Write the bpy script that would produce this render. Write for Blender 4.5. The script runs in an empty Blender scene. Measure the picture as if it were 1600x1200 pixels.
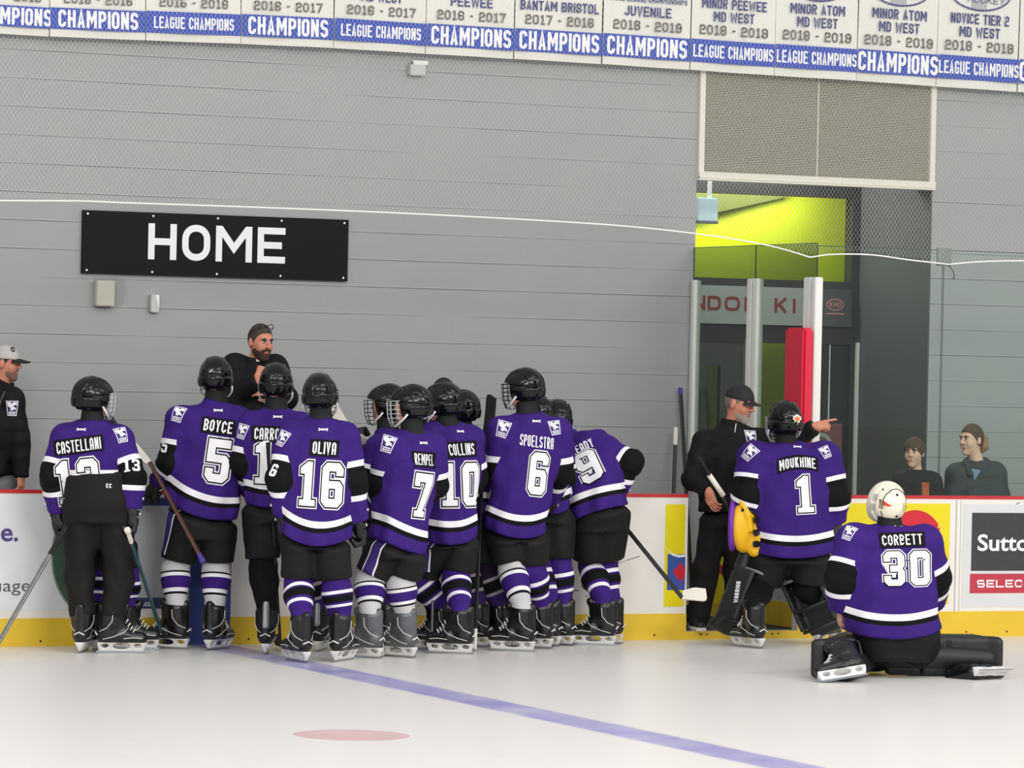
import bpy, bmesh, math, random
import numpy as np
from mathutils import Vector, Matrix
from mathutils.bvhtree import BVHTree

random.seed(7); rng = np.random.default_rng(7)
S = bpy.context.scene
COL = S.collection

# ------------------------------------------------------------------ camera
CF, CYAW, CPIT, CROL = 6198.4, 0.4304, -0.0047, 0.0214      # focal length in pixels of a 1600 px wide frame, angles
CP = np.array([-9.3946, -25.3085, 1.9389])
_f = np.array([math.sin(CYAW)*math.cos(CPIT), math.cos(CYAW)*math.cos(CPIT), math.sin(CPIT)])
_r = np.array([math.cos(CYAW), -math.sin(CYAW), 0.0]); _u = np.cross(_r, _f)
CR = math.cos(CROL)*_r + math.sin(CROL)*_u
CU = -math.sin(CROL)*_r + math.cos(CROL)*_u
CFW = _f
cam = bpy.data.cameras.new('camera'); cam.sensor_width = 36; cam.lens = CF/1600*36; cam.clip_end = 200
co = bpy.data.objects.new('camera', cam); COL.objects.link(co)
m = Matrix.Identity(4)
for i in range(3):
    m[i][0] = CR[i]; m[i][1] = CU[i]; m[i][2] = -CFW[i]; m[i][3] = CP[i]
co.matrix_world = m
S.camera = co

# ------------------------------------------------------------------ world, lights, exposure
S.view_settings.view_transform = 'Standard'; S.view_settings.look = 'None'
S.view_settings.exposure = 0.0; S.view_settings.gamma = 1.0; S.view_settings.use_curve_mapping = False
S.cycles.max_bounces = 8; S.cycles.transparent_max_bounces = 16; S.cycles.use_denoising = True
S.cycles.sample_clamp_indirect = 4.0
w = bpy.data.worlds.new('arena_air'); S.world = w; w.use_nodes = True
w.node_tree.nodes['Background'].inputs[0].default_value = (0.93, 0.965, 1.0, 1)
w.node_tree.nodes['Background'].inputs[1].default_value = 0.67
def area_light(name, loc, sx, sy, power, col=(1, 1, 1), rot=(0, 0, 0)):
    l = bpy.data.lights.new(name, 'AREA'); l.shape = 'RECTANGLE'; l.size = sx; l.size_y = sy
    l.energy = power; l.color = col
    o = bpy.data.objects.new(name, l); COL.objects.link(o); o.location = loc; o.rotation_euler = rot
    return o
for lx, ly, pw, tilt in [(-9, -9, 300, 0), (1, -9, 300, 0), (11, -9, 300, 0), (-12, -21, 960, 58), (-1, -21, 960, 58), (10, -21, 960, 58)]:   # high-bay lamps over the ice; stand-side tilted fills added to brighten the boards
    area_light('arena_and_fill_lamp', (lx, ly, 9.0), 7.0, 1.6, pw, (1.0, 0.965, 0.92), (math.radians(tilt), 0, 0))

# ------------------------------------------------------------------ measuring helpers
def ray(px, py):
    return CFW + CR*((px-800)/CF) - CU*((py-600)/CF)
def atY(px, py, Y=0.0):
    d = ray(px, py); return CP + d*((Y-CP[1])/d[1])
def atX(px, py, X):
    d = ray(px, py); return CP + d*((X-CP[0])/d[0])
def atZ(px, py, Z=0.0):
    d = ray(px, py); return CP + d*((Z-CP[2])/d[2])
def J(px, py, D):
    return CP + ray(px, py)*D
def depth(p):
    return float((np.asarray(p)-CP) @ CFW)
VD = np.array([math.sin(CYAW), math.cos(CYAW), 0.0])     # level direction away from the stands
VR = np.array([math.cos(CYAW), -math.sin(CYAW), 0.0])
UP = np.array([0, 0, 1.0])
def unit(v):
    v = np.asarray(v, float); return v/np.linalg.norm(v)

# ------------------------------------------------------------------ materials
def lin(c):
    return tuple(((x/255)/12.92 if x/255 <= 0.04045 else ((x/255+0.055)/1.055)**2.4) for x in c)
MATS = {}
def mat(name, rgb, rough=0.6, metal=0.0, bump=0.0, bscale=40.0, var=0.0, vscale=6.0, spec=0.5, emit=0.0, coat=0.0):
    if name in MATS: return MATS[name]
    M = bpy.data.materials.new(name); M.use_nodes = True; MATS[name] = M
    nt = M.node_tree; b = nt.nodes['Principled BSDF']
    c = lin(rgb) + (1,)
    b.inputs['Base Color'].default_value = c; b.inputs['Roughness'].default_value = rough
    b.inputs['Metallic'].default_value = metal; b.inputs['Specular IOR Level'].default_value = spec
    b.inputs['Coat Weight'].default_value = coat
    if emit:
        b.inputs['Emission Color'].default_value = c; b.inputs['Emission Strength'].default_value = emit
    tc = None
    if var or bump:
        tc = nt.nodes.new('ShaderNodeTexCoord')
    if var:
        n = nt.nodes.new('ShaderNodeTexNoise'); n.inputs['Scale'].default_value = vscale; n.inputs['Detail'].default_value = 5
        nt.links.new(tc.outputs['Object'], n.inputs['Vector'])
        r = nt.nodes.new('ShaderNodeMix'); r.data_type = 'RGBA'
        r.inputs[6].default_value = tuple(x*(1-var) for x in c[:3]) + (1,)
        r.inputs[7].default_value = tuple(min(1, x*(1+var)) for x in c[:3]) + (1,)
        nt.links.new(n.outputs['Fac'], r.inputs[0]); nt.links.new(r.outputs[2], b.inputs['Base Color'])
    if bump:
        n = nt.nodes.new('ShaderNodeTexNoise'); n.inputs['Scale'].default_value = bscale; n.inputs['Detail'].default_value = 4
        nt.links.new(tc.outputs['Object'], n.inputs['Vector'])
        bp = nt.nodes.new('ShaderNodeBump'); bp.inputs['Strength'].default_value = bump; bp.inputs['Distance'].default_value = 0.01
        nt.links.new(n.outputs['Fac'], bp.inputs['Height']); nt.links.new(bp.outputs['Normal'], b.inputs['Normal'])
    return M
class NT:
    """small node builder"""
    def __init__(s, M): s.t = M.node_tree; s.b = s.t.nodes['Principled BSDF']
    def math(s, op, a, b=None, c=None):
        n = s.t.nodes.new('ShaderNodeMath'); n.operation = op
        for i, v in enumerate((a, b, c)):
            if v is None: continue
            if isinstance(v, (int, float)): n.inputs[i].default_value = v
            else: s.t.links.new(v, n.inputs[i])
        return n.outputs[0]
    def mix(s, f, a, b):
        n = s.t.nodes.new('ShaderNodeMix'); n.data_type = 'RGBA'
        for i, v in ((0, f), (6, a), (7, b)):
            if isinstance(v, (int, float)): n.inputs[i].default_value = v
            elif isinstance(v, tuple): n.inputs[i].default_value = tuple(v[:3]) + (1,)
            else: s.t.links.new(v, n.inputs[i])
        return n.outputs[2]
    def noise(s, vec, scale, detail=4, rough=0.5):
        n = s.t.nodes.new('ShaderNodeTexNoise'); n.inputs['Scale'].default_value = scale; n.inputs['Detail'].default_value = detail
        n.inputs['Roughness'].default_value = rough
        s.t.links.new(vec, n.inputs['Vector']); return n.outputs['Fac']
    def attr(s, name):
        n = s.t.nodes.new('ShaderNodeAttribute'); n.attribute_name = name; return n.outputs['Fac']
    def coord(s, which='Object', scale=None):
        n = s.t.nodes.new('ShaderNodeTexCoord')
        if scale is None: return n.outputs[which]
        k = s.t.nodes.new('ShaderNodeMapping'); k.inputs['Scale'].default_value = scale
        s.t.links.new(n.outputs[which], k.inputs['Vector']); return k.outputs[0]
    def xyz(s, v):
        n = s.t.nodes.new('ShaderNodeSeparateXYZ'); s.t.links.new(v, n.inputs[0]); return n.outputs
    def ramp(s, f, stops, const=True):
        n = s.t.nodes.new('ShaderNodeValToRGB'); r = n.color_ramp
        r.interpolation = 'CONSTANT' if const else 'LINEAR'
        while len(r.elements) > 1: r.elements.remove(r.elements[-1])
        r.elements[0].position = stops[0][0]; r.elements[0].color = tuple(stops[0][1][:3]) + (1,)
        for p, c in stops[1:]:
            e = r.elements.new(p); e.color = tuple(c[:3]) + (1,)
        s.t.links.new(f, n.inputs[0]); return n.outputs[0]
    def bump(s, h, strength, dist=0.01):
        n = s.t.nodes.new('ShaderNodeBump'); n.inputs['Strength'].default_value = strength; n.inputs['Distance'].default_value = dist
        s.t.links.new(h, n.inputs['Height']); s.t.links.new(n.outputs[0], s.b.inputs['Normal'])
    def color(s, c): s.t.links.new(c, s.b.inputs['Base Color'])

# ------------------------------------------------------------------ object helpers
def link(name, me, mats=None, parent=None, loc=None, smooth=False):
    o = bpy.data.objects.new(name, me); COL.objects.link(o)
    if mats is not None and len(me.materials) == 0:
        for M in (mats if isinstance(mats, (list, tuple)) else [mats]): me.materials.append(M)
    if parent is not None: o.parent = parent
    if loc is not None: o.location = loc
    if smooth: me.shade_smooth()
    return o
def mesh(name, v, f, mi=None):
    me = bpy.data.meshes.new(name)
    me.from_pydata([tuple(map(float, p)) for p in v], [], [tuple(int(i) for i in q) for q in f])
    if mi is not None: me.polygons.foreach_set('material_index', np.asarray(mi, dtype=np.int32))
    me.update(); return me
def tag(o, label=None, cat=None, group=None, kind=None):
    if label: o['label'] = label
    if cat: o['category'] = cat
    if group: o['group'] = group
    if kind: o['kind'] = kind
    return o
def empty(name, loc=(0, 0, 0), label=None, cat=None, group=None):
    o = bpy.data.objects.new(name, None); COL.objects.link(o); o.location = loc; o.empty_display_size = 0.05
    return tag(o, label, cat, group)
class MB:
    """mesh collector: boxes, tubes, quads in one mesh"""
    def __init__(s): s.v = []; s.f = []; s.mi = []
    def add(s, v, f, mi=0):
        n = len(s.v); s.v += [tuple(map(float, p)) for p in v]; s.f += [tuple(i+n for i in q) for q in f]; s.mi += [mi]*len(f); return s
    def box(s, lo, hi, mi=0):
        x0, y0, z0 = lo; x1, y1, z1 = hi
        return s.add([(x0,y0,z0),(x1,y0,z0),(x1,y1,z0),(x0,y1,z0),(x0,y0,z1),(x1,y0,z1),(x1,y1,z1),(x0,y1,z1)],
                     [(0,3,2,1),(4,5,6,7),(0,1,5,4),(1,2,6,5),(2,3,7,6),(3,0,4,7)], mi)
    def obox(s, c, ax, ay, az, mi=0):          # centre and three half axes
        c, ax, ay, az = [np.asarray(q, float) for q in (c, ax, ay, az)]
        v = [c+i*ax+j*ay+k*az for k in (-1, 1) for (i, j) in ((-1,-1),(1,-1),(1,1),(-1,1))]
        return s.add(v, [(0,3,2,1),(4,5,6,7),(0,1,5,4),(1,2,6,5),(2,3,7,6),(3,0,4,7)], mi)
    def tube(s, pts, r, n=6, mi=0, closed=False):
        P = [np.asarray(p, float) for p in pts]; L = len(P); R = r if isinstance(r, (list, tuple)) else [r]*L
        v = []; pu = None
        for i in range(L):
            a = P[(i-1) % L] if (i or closed) else P[i]; b = P[(i+1) % L] if (i < L-1 or closed) else P[i]
            t = unit(b-a)
            if pu is None: pu = np.cross(t, [0.31, 0.2, 0.93] if abs(t[2]) < 0.9 else [1, 0.1, 0])
            pu = unit(pu - t*(pu @ t)); q = np.cross(t, pu)
            for k in range(n):
                a_ = 2*math.pi*k/n; v.append(P[i]+R[i]*(math.cos(a_)*pu+math.sin(a_)*q))
        f = []
        for i in range(L if closed else L-1):
            j = (i+1) % L
            for k in range(n): f.append((i*n+k, i*n+(k+1) % n, j*n+(k+1) % n, j*n+k))
        if not closed: f += [tuple(range(n-1, -1, -1)), tuple(range((L-1)*n, L*n))]
        return s.add(v, f, mi)
    def disc(s, c, ax, ay, n=24, mi=0):
        c, ax, ay = [np.asarray(q, float) for q in (c, ax, ay)]
        return s.add([c+math.cos(2*math.pi*k/n)*ax+math.sin(2*math.pi*k/n)*ay for k in range(n)], [tuple(range(n))], mi)
    def prism(s, poly, o, ax, ay, az, mi=0):   # 2D outline extruded along az
        o, ax, ay, az = [np.asarray(q, float) for q in (o, ax, ay, az)]; n = len(poly)
        v = [o+p[0]*ax+p[1]*ay for p in poly] + [o+p[0]*ax+p[1]*ay+az for p in poly]
        return s.add(v, [tuple(range(n-1, -1, -1)), tuple(range(n, 2*n))] + [(i, (i+1) % n, n+(i+1) % n, n+i) for i in range(n)], mi)
    def build(s, name, mats, parent=None, loc=None, smooth=False, bevel=0.0):
        me = mesh(name, s.v, s.f, s.mi)
        b = bmesh.new(); b.from_mesh(me); bmesh.ops.recalc_face_normals(b, faces=b.faces)
        if bevel: bmesh.ops.bevel(b, geom=list(b.edges), offset=bevel, segments=2, affect='EDGES', clamp_overlap=True)
        b.to_mesh(me); b.free()
        return link(name, me, mats, parent, loc, smooth)

# ------------------------------------------------------------------ flat lettering and emblems
_fontcurve = {}
def text2d(txt, h=1.0, sx=1.0, bold=0.0, gap=1.0, shear=0.0):
    """(verts, faces) of a line of lettering; cap height h, centred on x, baseline at 0"""
    c = bpy.data.curves.new('t', 'FONT'); c.body = txt; c.size = 1.0; c.align_x = 'LEFT'; c.offset = bold; c.space_character = gap; c.resolution_u = 4; c.shear = shear
    o = bpy.data.objects.new('t', c); COL.objects.link(o)
    me = bpy.data.meshes.new_from_object(o.evaluated_get(bpy.context.evaluated_depsgraph_get()))
    v = np.array([p.co[:2] for p in me.vertices]).reshape(-1, 2); f = [tuple(p.vertices) for p in me.polygons]
    bpy.data.objects.remove(o); bpy.data.curves.remove(c); bpy.data.meshes.remove(me)
    k = h/0.73
    x0, x1 = v[:, 0].min(), v[:, 0].max(); v[:, 0] = (v[:, 0]-(x0+x1)/2)*k*sx; v[:, 1] *= k
    return v, f
def _arc(cx, cy, rx, ry, a0, a1, n=7):
    return [(cx+rx*math.cos(math.radians(a0+(a1-a0)*i/n)), cy+ry*math.sin(math.radians(a0+(a1-a0)*i/n))) for i in range(n+1)]
def glyph(ch, w, t, n):
    """stroke skeletons of a capital inside a box w x 1, stroke t; n = corner segments (1 = chamfered)"""
    l, r, b, u, m = t/2, w-t/2, t/2, 1-t/2, 0.5
    k = min((r-l)/2, 0.30) if n > 1 else min((r-l)/2, 0.2); K = k*1.0
    q = lambda x, y, a: _arc(x, y, k, K, a, a+90, n)                 # a quarter corner, counter-clockwise
    o_ = q(r-k, u-K, 0)+q(l+k, u-K, 90)+q(l+k, b+K, 180)+q(r-k, b+K, 270)
    h = min(k, (u-m)/2); H = lambda x, y, a: _arc(x, y, min(k, h), h, a, a+90, n); H_ = lambda x, y, a: H(x, y, a)[::-1]
    kk = min(k, h)
    G = {
     'A': [[(l, 0), (w/2, 1-t*.1), (r, 0)], [(l+.16*w, .27), (r-.16*w, .27)]] if n > 1 else [[(l, 0)]+_arc(l+k, u-K, k, K, 180, 90, n)+_arc(r-k, u-K, k, K, 90, 0, n)+[(r, 0)], [(l, .36), (r, .36)]],
     'B': [[(l, 0), (l, 1)], [(l, u)]+H_(r-kk, u-h, 0)+_arc(r-kk, m+h, kk, h, 0, -90, n)+[(l, m)], [(l, m)]+_arc(r-kk, m-h, kk, h, 90, 0, n)+_arc(r-kk, b+h, kk, h, 0, -90, n)+[(l, b)]],
     'C': [[(r, .70)]+q(r-k, u-K, 0)+q(l+k, u-K, 90)+q(l+k, b+K, 180)+q(r-k, b+K, 270)+[(r, .30)]],
     'D': [[(l, 0), (l, 1)], [(l, u)]+_arc(r-k, u-K, k, K, 90, 0, n)+_arc(r-k, b+K, k, K, 0, -90, n)+[(l, b)]],
     'E': [[(l, 0), (l, 1)], [(l, u), (w, u)], [(l, m), (w*.88, m)], [(l, b), (w, b)]],
     'F': [[(l, 0), (l, 1)], [(l, u), (w, u)], [(l, m), (w*.88, m)]],
     'G': [[(r, .70)]+q(r-k, u-K, 0)+q(l+k, u-K, 90)+q(l+k, b+K, 180)+q(r-k, b+K, 270)+[(r, .46), (w*.5, .46)]],
     'H': [[(l, 0), (l, 1)], [(r, 0), (r, 1)], [(l, m), (r, m)]],
     'I': [[(w/2, 0), (w/2, 1)]], 'J': [[(r, 1)]+_arc(r-k, b+K, k, K, 0, -90, n)+_arc(l+k, b+K, k, K, -90, -180, n)+[(l, .3)]],
     'K': [[(l, 0), (l, 1)], [(l, .38), (r, 1)], [(w*.42, .52), (r, 0)]],
     'L': [[(l, 1), (l, 0)], [(l, b), (w, b)]],
     'M': [[(l, 0), (l, 1)], [(r, 0), (r, 1)], [(l+.02, 1-t*.3), (w/2, .38), (r-.02, 1-t*.3)]],
     'N': [[(l, 0), (l, 1)], [(r, 0), (r, 1)], [(l, 1-t*.3), (r, t*.3)]],
     'O': [o_+[o_[0]]], 'Q': [o_+[o_[0]]],
     'P': [[(l, 0), (l, 1)], [(l, u)]+H_(r-kk, u-h, 0)+_arc(r-kk, m-.04+h, kk, h, 0, -90, n)+[(l, m-.04)]],
     'R': [[(l, 0), (l, 1)], [(l, u)]+H_(r-kk, u-h, 0)+_arc(r-kk, m+h, kk, h, 0, -90, n)+[(l, m)], [(w*.5, m), (r, 0)]],
     'S': [[(r, .74)]+H(r-kk, u-h, 0)+H(l+kk, u-h, 90)+_arc(l+kk, m+h, kk, h, 180, 270, n)+_arc(r-kk, m-h, kk, h, 90, 0, n)+_arc(r-kk, b+h, kk, h, 0, -90, n)+_arc(l+kk, b+h, kk, h, -90, -180, n)+[(l, .26)]],
     'T': [[(w/2, 0), (w/2, 1)], [(0, u), (w, u)]],
     'U': [[(l, 1)]+_arc(l+k, b+K, k, K, 180, 270, n)+_arc(r-k, b+K, k, K, 270, 360, n)+[(r, 1)]],
     'V': [[(l, 1), (w/2, t*.1), (r, 1)]], 'W': [[(l, 1), (w*.27, t*.1), (w/2, .8), (w*.73, t*.1), (r, 1)]],
     'X': [[(l, 0), (r, 1)], [(l, 1), (r, 0)]], 'Y': [[(w/2, 0), (w/2, .45)], [(l, 1), (w/2, .42), (r, 1)]],
     'Z': [[(0, u), (r, u), (l, b), (w, b)]], '-': [[(w*.1, m), (w*.9, m)]], '.': [[(w/2-t/2, t/2), (w/2+t/2, t/2)]],
     '0': [o_+[o_[0]]], '1': [[(w*.55, 0), (w*.55, 1)], [(w*.55, u), (w*.15, u-.12)], [(w*.1, b), (w, b)]],
     '2': [[(l, .72)]+_arc(l+kk, u-h, kk, h, 180, 90, n)+_arc(r-kk, u-h, kk, h, 90, 0, n)+_arc(r-kk, m+h, kk, h, 0, -90, n)+_arc(l+kk, m-h, kk, h, 90, 180, n)+[(l, b), (w, b)]],
     '4': [[(r-.1*w, 0), (r-.1*w, 1), (l, .3), (w, .3)]],
     '5': [[(w, u), (l, u), (l, m)]+_arc(r-kk, m-h, kk, h, 90, 0, n)+_arc(r-kk, b+h, kk, h, 0, -90, n)+_arc(l+kk, b+h, kk, h, -90, -180, n)+[(l, .26)]],
     '6': [[(r, .76)]+H(r-kk, u-h, 0)+H(l+kk, u-h, 90)+H(l+kk, b+h, 180)+H(r-kk, b+h, 270)+H(r-kk, m-h, 0)+[(l, m)]],
     '7': [[(0, u), (r, u), (w*.35, 0)]],
     '3': [[(l, .74)]+_arc(l+kk, u-h, kk, h, 180, 90, n)+_arc(r-kk, u-h, kk, h, 90, 0, n)+_arc(r-kk, m+h, kk, h, 0, -90, n)+[(w*.3, m)]+_arc(r-kk, m-h, kk, h, 90, 0, n)+_arc(r-kk, b+h, kk, h, 0, -90, n)+_arc(l+kk, b+h, kk, h, -90, -180, n)+[(l, .26)]],
     '8': [H(r-kk, u-h, 0)+H(l+kk, u-h, 90)+H(l+kk, m+h, 180)+H(r-kk, m+h, 270)+[(r, u-h)], H(r-kk, m-h, 0)+H(l+kk, m-h, 90)+H(l+kk, b+h, 180)+H(r-kk, b+h, 270)+[(r, m-h)]],
     '9': [[(l, .24)]+_arc(l+kk, b+h, kk, h, 180, 270, n)+_arc(r-kk, b+h, kk, h, 270, 360, n)+H(r-kk, u-h, 0)+H(l+kk, u-h, 90)+_arc(l+kk, m+h, kk, h, 180, 270, n)+[(r, m)]],
    }
    return G[ch]
def stroke2d(pts, t):
    P = [np.array(p, float) for i, p in enumerate(pts) if i == 0 or math.dist(p, pts[i-1]) > 1e-5]
    cl = len(P) > 3 and np.linalg.norm(P[0]-P[-1]) < 1e-5
    if cl: P = P[:-1]
    n = len(P); v = []
    for i in range(n):
        d0 = P[i]-P[i-1] if (i or cl) else P[1]-P[0]; d1 = P[(i+1) % n]-P[i] if (i < n-1 or cl) else P[i]-P[i-1]
        d0 = d0/np.linalg.norm(d0); d1 = d1/np.linalg.norm(d1); nn = np.array([-d0[1]-d1[1], d0[0]+d1[0]]); L = np.linalg.norm(nn)
        nn = nn/L if L > 1e-6 else np.array([-d0[1], d0[0]])
        k = min(1/max(.3, nn @ np.array([-d0[1], d0[0]])), 2.2)*t/2
        v += [P[i]+nn*k, P[i]-nn*k]
    f = [(2*i+1, 2*((i+1) % n)+1, 2*((i+1) % n), 2*i) for i in range(n if cl else n-1)]
    return v, f
WID = {'I': .3, 'M': 1.3, 'W': 1.4, ' ': .5, '-': .6, '1': .8, '.': .35, 'J': .9}
def caps2d(txt, w, h, bold0=0.2, n=6, gap=0.2, shear=0.0):
    """capitals in a w x h box, baseline at 0, centred on x"""
    tot = sum(WID.get(c, 1.0) for c in txt)+gap*(len(txt)-1); u = w/tot; V = []; F = []; x = -w/2; fac = u/h
    for c in txt:
        cw = WID.get(c, 1.0)*fac; bold = min(bold0, .36*fac)
        if c != ' ':
            for si, st in enumerate(glyph(c, max(cw, bold*1.02), bold, n)):
                v, f = stroke2d(st, bold); k = len(V)
                V += [((p[0]+shear*p[1])*h+x, p[1]*h, 0.0003*si) for p in v]; F += [tuple(i+k for i in q) for q in f]
        x += (WID.get(c, 1.0)+gap)*u
    return np.array(V), F
def fit2d(txt, w, h, bold=0.03, gap=1.0, shear=0.0):
    if all(c in 'ABCDEFGHIJKLMNOPQRSTUVWXYZ0123456789 -' for c in txt):
        return caps2d(txt, w, h, min(.14+bold*2.2, .27), 6, .2, shear)
    v, f = text2d(txt, h, 1.0, min(bold, .02), gap, shear); v[:, 0] *= w/np.ptp(v[:, 0]); return v, f
def poly2d(polys, off=0.0):
    """(verts, faces) of outlines with holes, grown by off"""
    c = bpy.data.curves.new('p', 'CURVE'); c.dimensions = '2D'; c.fill_mode = 'BOTH'; c.offset = off
    for P in polys:
        s = c.splines.new('POLY'); s.points.add(len(P)-1); s.use_cyclic_u = True
        for q, p in zip(s.points, P): q.co = (p[0], p[1], 0, 1)
    o = bpy.data.objects.new('p', c); COL.objects.link(o)
    me = bpy.data.meshes.new_from_object(o.evaluated_get(bpy.context.evaluated_depsgraph_get()))
    v = np.array([p.co[:2] for p in me.vertices]).reshape(-1, 2); f = [tuple(p.vertices) for p in me.polygons]
    bpy.data.objects.remove(o); bpy.data.curves.remove(c); bpy.data.meshes.remove(me)
    return v, f
def ring2d(a, b, n=40): return [(a*math.cos(2*math.pi*i/n), b*math.sin(2*math.pi*i/n)) for i in range(n)]
DIG = {
 '0': [[(.12,0),(.48,0),(.6,.12),(.6,.88),(.48,1),(.12,1),(0,.88),(0,.12)], [(.21,.2),(.21,.8),(.39,.8),(.39,.2)]],
 '1': [[(0,0),(.46,0),(.46,.14),(.34,.14),(.34,1),(.2,1),(.0,.86),(0,.72),(.12,.72),(.12,.14),(0,.14)]],
 '2': [[(0,0),(.6,0),(.6,.2),(.26,.2),(.6,.56),(.6,.88),(.48,1),(.12,1),(0,.88),(0,.7),(.2,.7),(.2,.82),(.4,.82),(.4,.62),(0,.18)]],
 '3': [[(.12,0),(.48,0),(.6,.12),(.6,.42),(.53,.5),(.6,.58),(.6,.88),(.48,1),(.12,1),(0,.88),(0,.71),(.2,.71),(.2,.82),(.4,.82),(.4,.59),(.18,.59),(.18,.41),(.4,.41),(.4,.18),(.2,.18),(.2,.29),(0,.29),(0,.12)]],
 '5': [[(.12,0),(.48,0),(.6,.12),(.6,.52),(.48,.64),(.2,.64),(.2,.81),(.57,.81),(.57,1),(0,1),(0,.46),(.4,.46),(.4,.19),(.2,.19),(.2,.31),(0,.31),(0,.12)]],
 '6': [[(.12,0),(.48,0),(.6,.12),(.6,.48),(.5,.59),(.2,.59),(.2,.81),(.4,.81),(.4,.71),(.6,.71),(.6,.88),(.48,1),(.12,1),(0,.88),(0,.12)], [(.21,.19),(.21,.42),(.39,.42),(.39,.19)]],
 '7': [[(0,1),(.6,1),(.6,.8),(.36,.14),(.44,.14),(.44,0),(.06,0),(.06,.14),(.15,.14),(.37,.8),(.17,.8),(.17,.7),(0,.7)]],
}
DIG['9'] = [[(.6-x, 1-y) for x, y in P] for P in DIG['6']]
def number2d(s, h, off=0.0):
    P = []; x = 0
    for ch in s:
        wd = .46 if ch == '1' else .6
        P += [[((q[0]+x)*h, q[1]*h) for q in L] for L in DIG[ch]]; x += wd+.17
    W = (x-.17)*h
    v, f = poly2d(P, off); v[:, 0] -= W/2; v[:, 1] -= h/2
    return v, f
def flat(layers, o, ax, ay, az, name, mats, parent=None, loc0=(0, 0, 0)):
    """lettering on a flat board; layers = [(v2d, faces, material index, lift)]"""
    mb = MB(); o, ax, ay, az = [np.asarray(q, float) for q in (o, ax, ay, az)]
    for v, f, mi, lift in layers:
        mb.add([o+p[0]*ax+p[1]*ay+az*(lift+(p[2] if len(p) > 2 else 0))-np.asarray(loc0) for p in v], f, mi)
    me = mesh(name, mb.v, mb.f, mb.mi)
    return link(name, me, mats, parent)
def at2(v, x, y, s=1.0, rot=0.0):
    c, n = math.cos(rot)*s, math.sin(rot)*s
    v = np.asarray(v); return np.stack([v[:, 0]*c-v[:, 1]*n+x, v[:, 0]*n+v[:, 1]*c+y]+([v[:, 2]] if v.shape[1] > 2 else []), 1)
# ================================================================== SETTING
YW = 2.02                      # block wall behind the bench
HB = 1.042                     # top of the boards
XG0 = atY(1073, 900, 0)[0]; XG1 = atY(1246, 950, 0)[0]     # bench gate opening
XR = atY(1268, 775, 0)[0]      # return boards at the end of the bench
XO0 = atY(1087, 350, YW)[0]; XO1 = atY(1458, 250, YW)[0]   # tall opening in the block wall
YB = atX(1345, 450, XO1)[1]    # storefront at the back of the recess
XL, XE = -16.0, 22.0
CREAM = mat('cream_paint', (226, 222, 208), 0.5)
WHITE = mat('white_print', (240, 240, 240), 0.5)
BLACK = mat('black_print', (16, 16, 17), 0.5)

# ice: painted line and dot frozen under a scuffed surface
M = mat('ice', (226, 223, 219), 0.32, spec=0.35); n = NT(M)
oc = n.coord('Object'); x, y, z = n.xyz(oc)
wob = n.math('MULTIPLY_ADD', n.noise(n.coord('Object', (3, 1, 1)), 3.0), 0.05, -0.025)
dx = n.math('ABSOLUTE', n.math('ADD', x, wob))
line = n.math('SUBTRACT', 1.0, n.math('SMOOTH_MIN', 1.0, n.math('MAXIMUM', 0.0, n.math('MULTIPLY_ADD', dx, 22.0, -2.75)), 0.2))
patch = n.noise(n.coord('Object', (1.2, 0.9, 1)), 1.6, 6, 0.65)
line = n.math('MULTIPLY', line, n.math('MINIMUM', 1.0, n.math('MULTIPLY_ADD', patch, 1.6, 0.02)))
ex = n.math('ADD', x, 1.52); ey = n.math('ADD', y, 6.25)
rr = n.math('SQRT', n.math('ADD', n.math('MULTIPLY', ex, ex), n.math('MULTIPLY', ey, ey)))
dot = n.math('MULTIPLY', n.math('LESS_THAN', rr, 0.305), n.math('MULTIPLY_ADD', patch, 0.5, 0.25))
scr = n.noise(n.coord('Object', (1.0, 9.0, 1)), 2.2, 8, 0.72)
base = n.mix(n.math('MULTIPLY', n.math('ABSOLUTE', n.math('SUBTRACT', scr, 0.5)), 1.7), lin((229, 226, 222)), lin((206, 203, 200)))
c1 = n.mix(n.math('MULTIPLY', line, 0.9), base, lin((140, 134, 200)))
c2 = n.mix(dot, c1, lin((208, 120, 130)))
n.color(c2); n.bump(scr, 0.08, 0.01)
g = MB().box((XL, -24.5, -0.05), (XE, 0.0, 0.0)).build('floor_ice', M); tag(g, kind='structure')

# painted block wall with long courses
M = mat('block_wall', (170, 171, 173), 0.55); n = NT(M)
x, y, z = n.xyz(n.coord('Object'))
zc = atY(200, 656.8, YW)[2]
fz = n.math('FRACT', n.math('DIVIDE', n.math('SUBTRACT', z, zc-20*0.2032), 0.2032))
row = n.math('FLOOR', n.math('DIVIDE', n.math('SUBTRACT', z, zc-20*0.2032), 0.2032))
fx = n.math('FRACT', n.math('ADD', n.math('DIVIDE', x, 0.4064), n.math('MULTIPLY', row, 0.5)))
cl = n.coord('Object', (0.5, 1, 3.0))
fade = n.math('MAXIMUM', 0.0, n.math('MINIMUM', 1.0, n.math('MULTIPLY_ADD', n.noise(cl, 1.3, 3), 4.0, -1.35)))
j = n.math('MULTIPLY', n.math('LESS_THAN', fz, 0.035), fade)
hl = n.math('MULTIPLY', n.math('MULTIPLY', n.math('GREATER_THAN', fz, 0.035), n.math('LESS_THAN', fz, 0.075)), fade)  # thin highlight painted along the edge of each joint
jv = n.math('MULTIPLY', n.math('LESS_THAN', fx, 0.012), 0.05)
bl = n.noise(n.coord('Object', (0.9, 1, 1.3)), 1.5, 3)
c0 = n.mix(bl, lin((151, 152, 154)), lin((164, 164, 162)))
c0 = n.mix(n.math('MULTIPLY', n.noise(n.coord('Object'), 60, 2), 0.25), c0, lin((158, 159, 163)))
c1 = n.mix(n.math('MULTIPLY', j, 0.8), c0, lin((88, 89, 92)))
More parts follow.
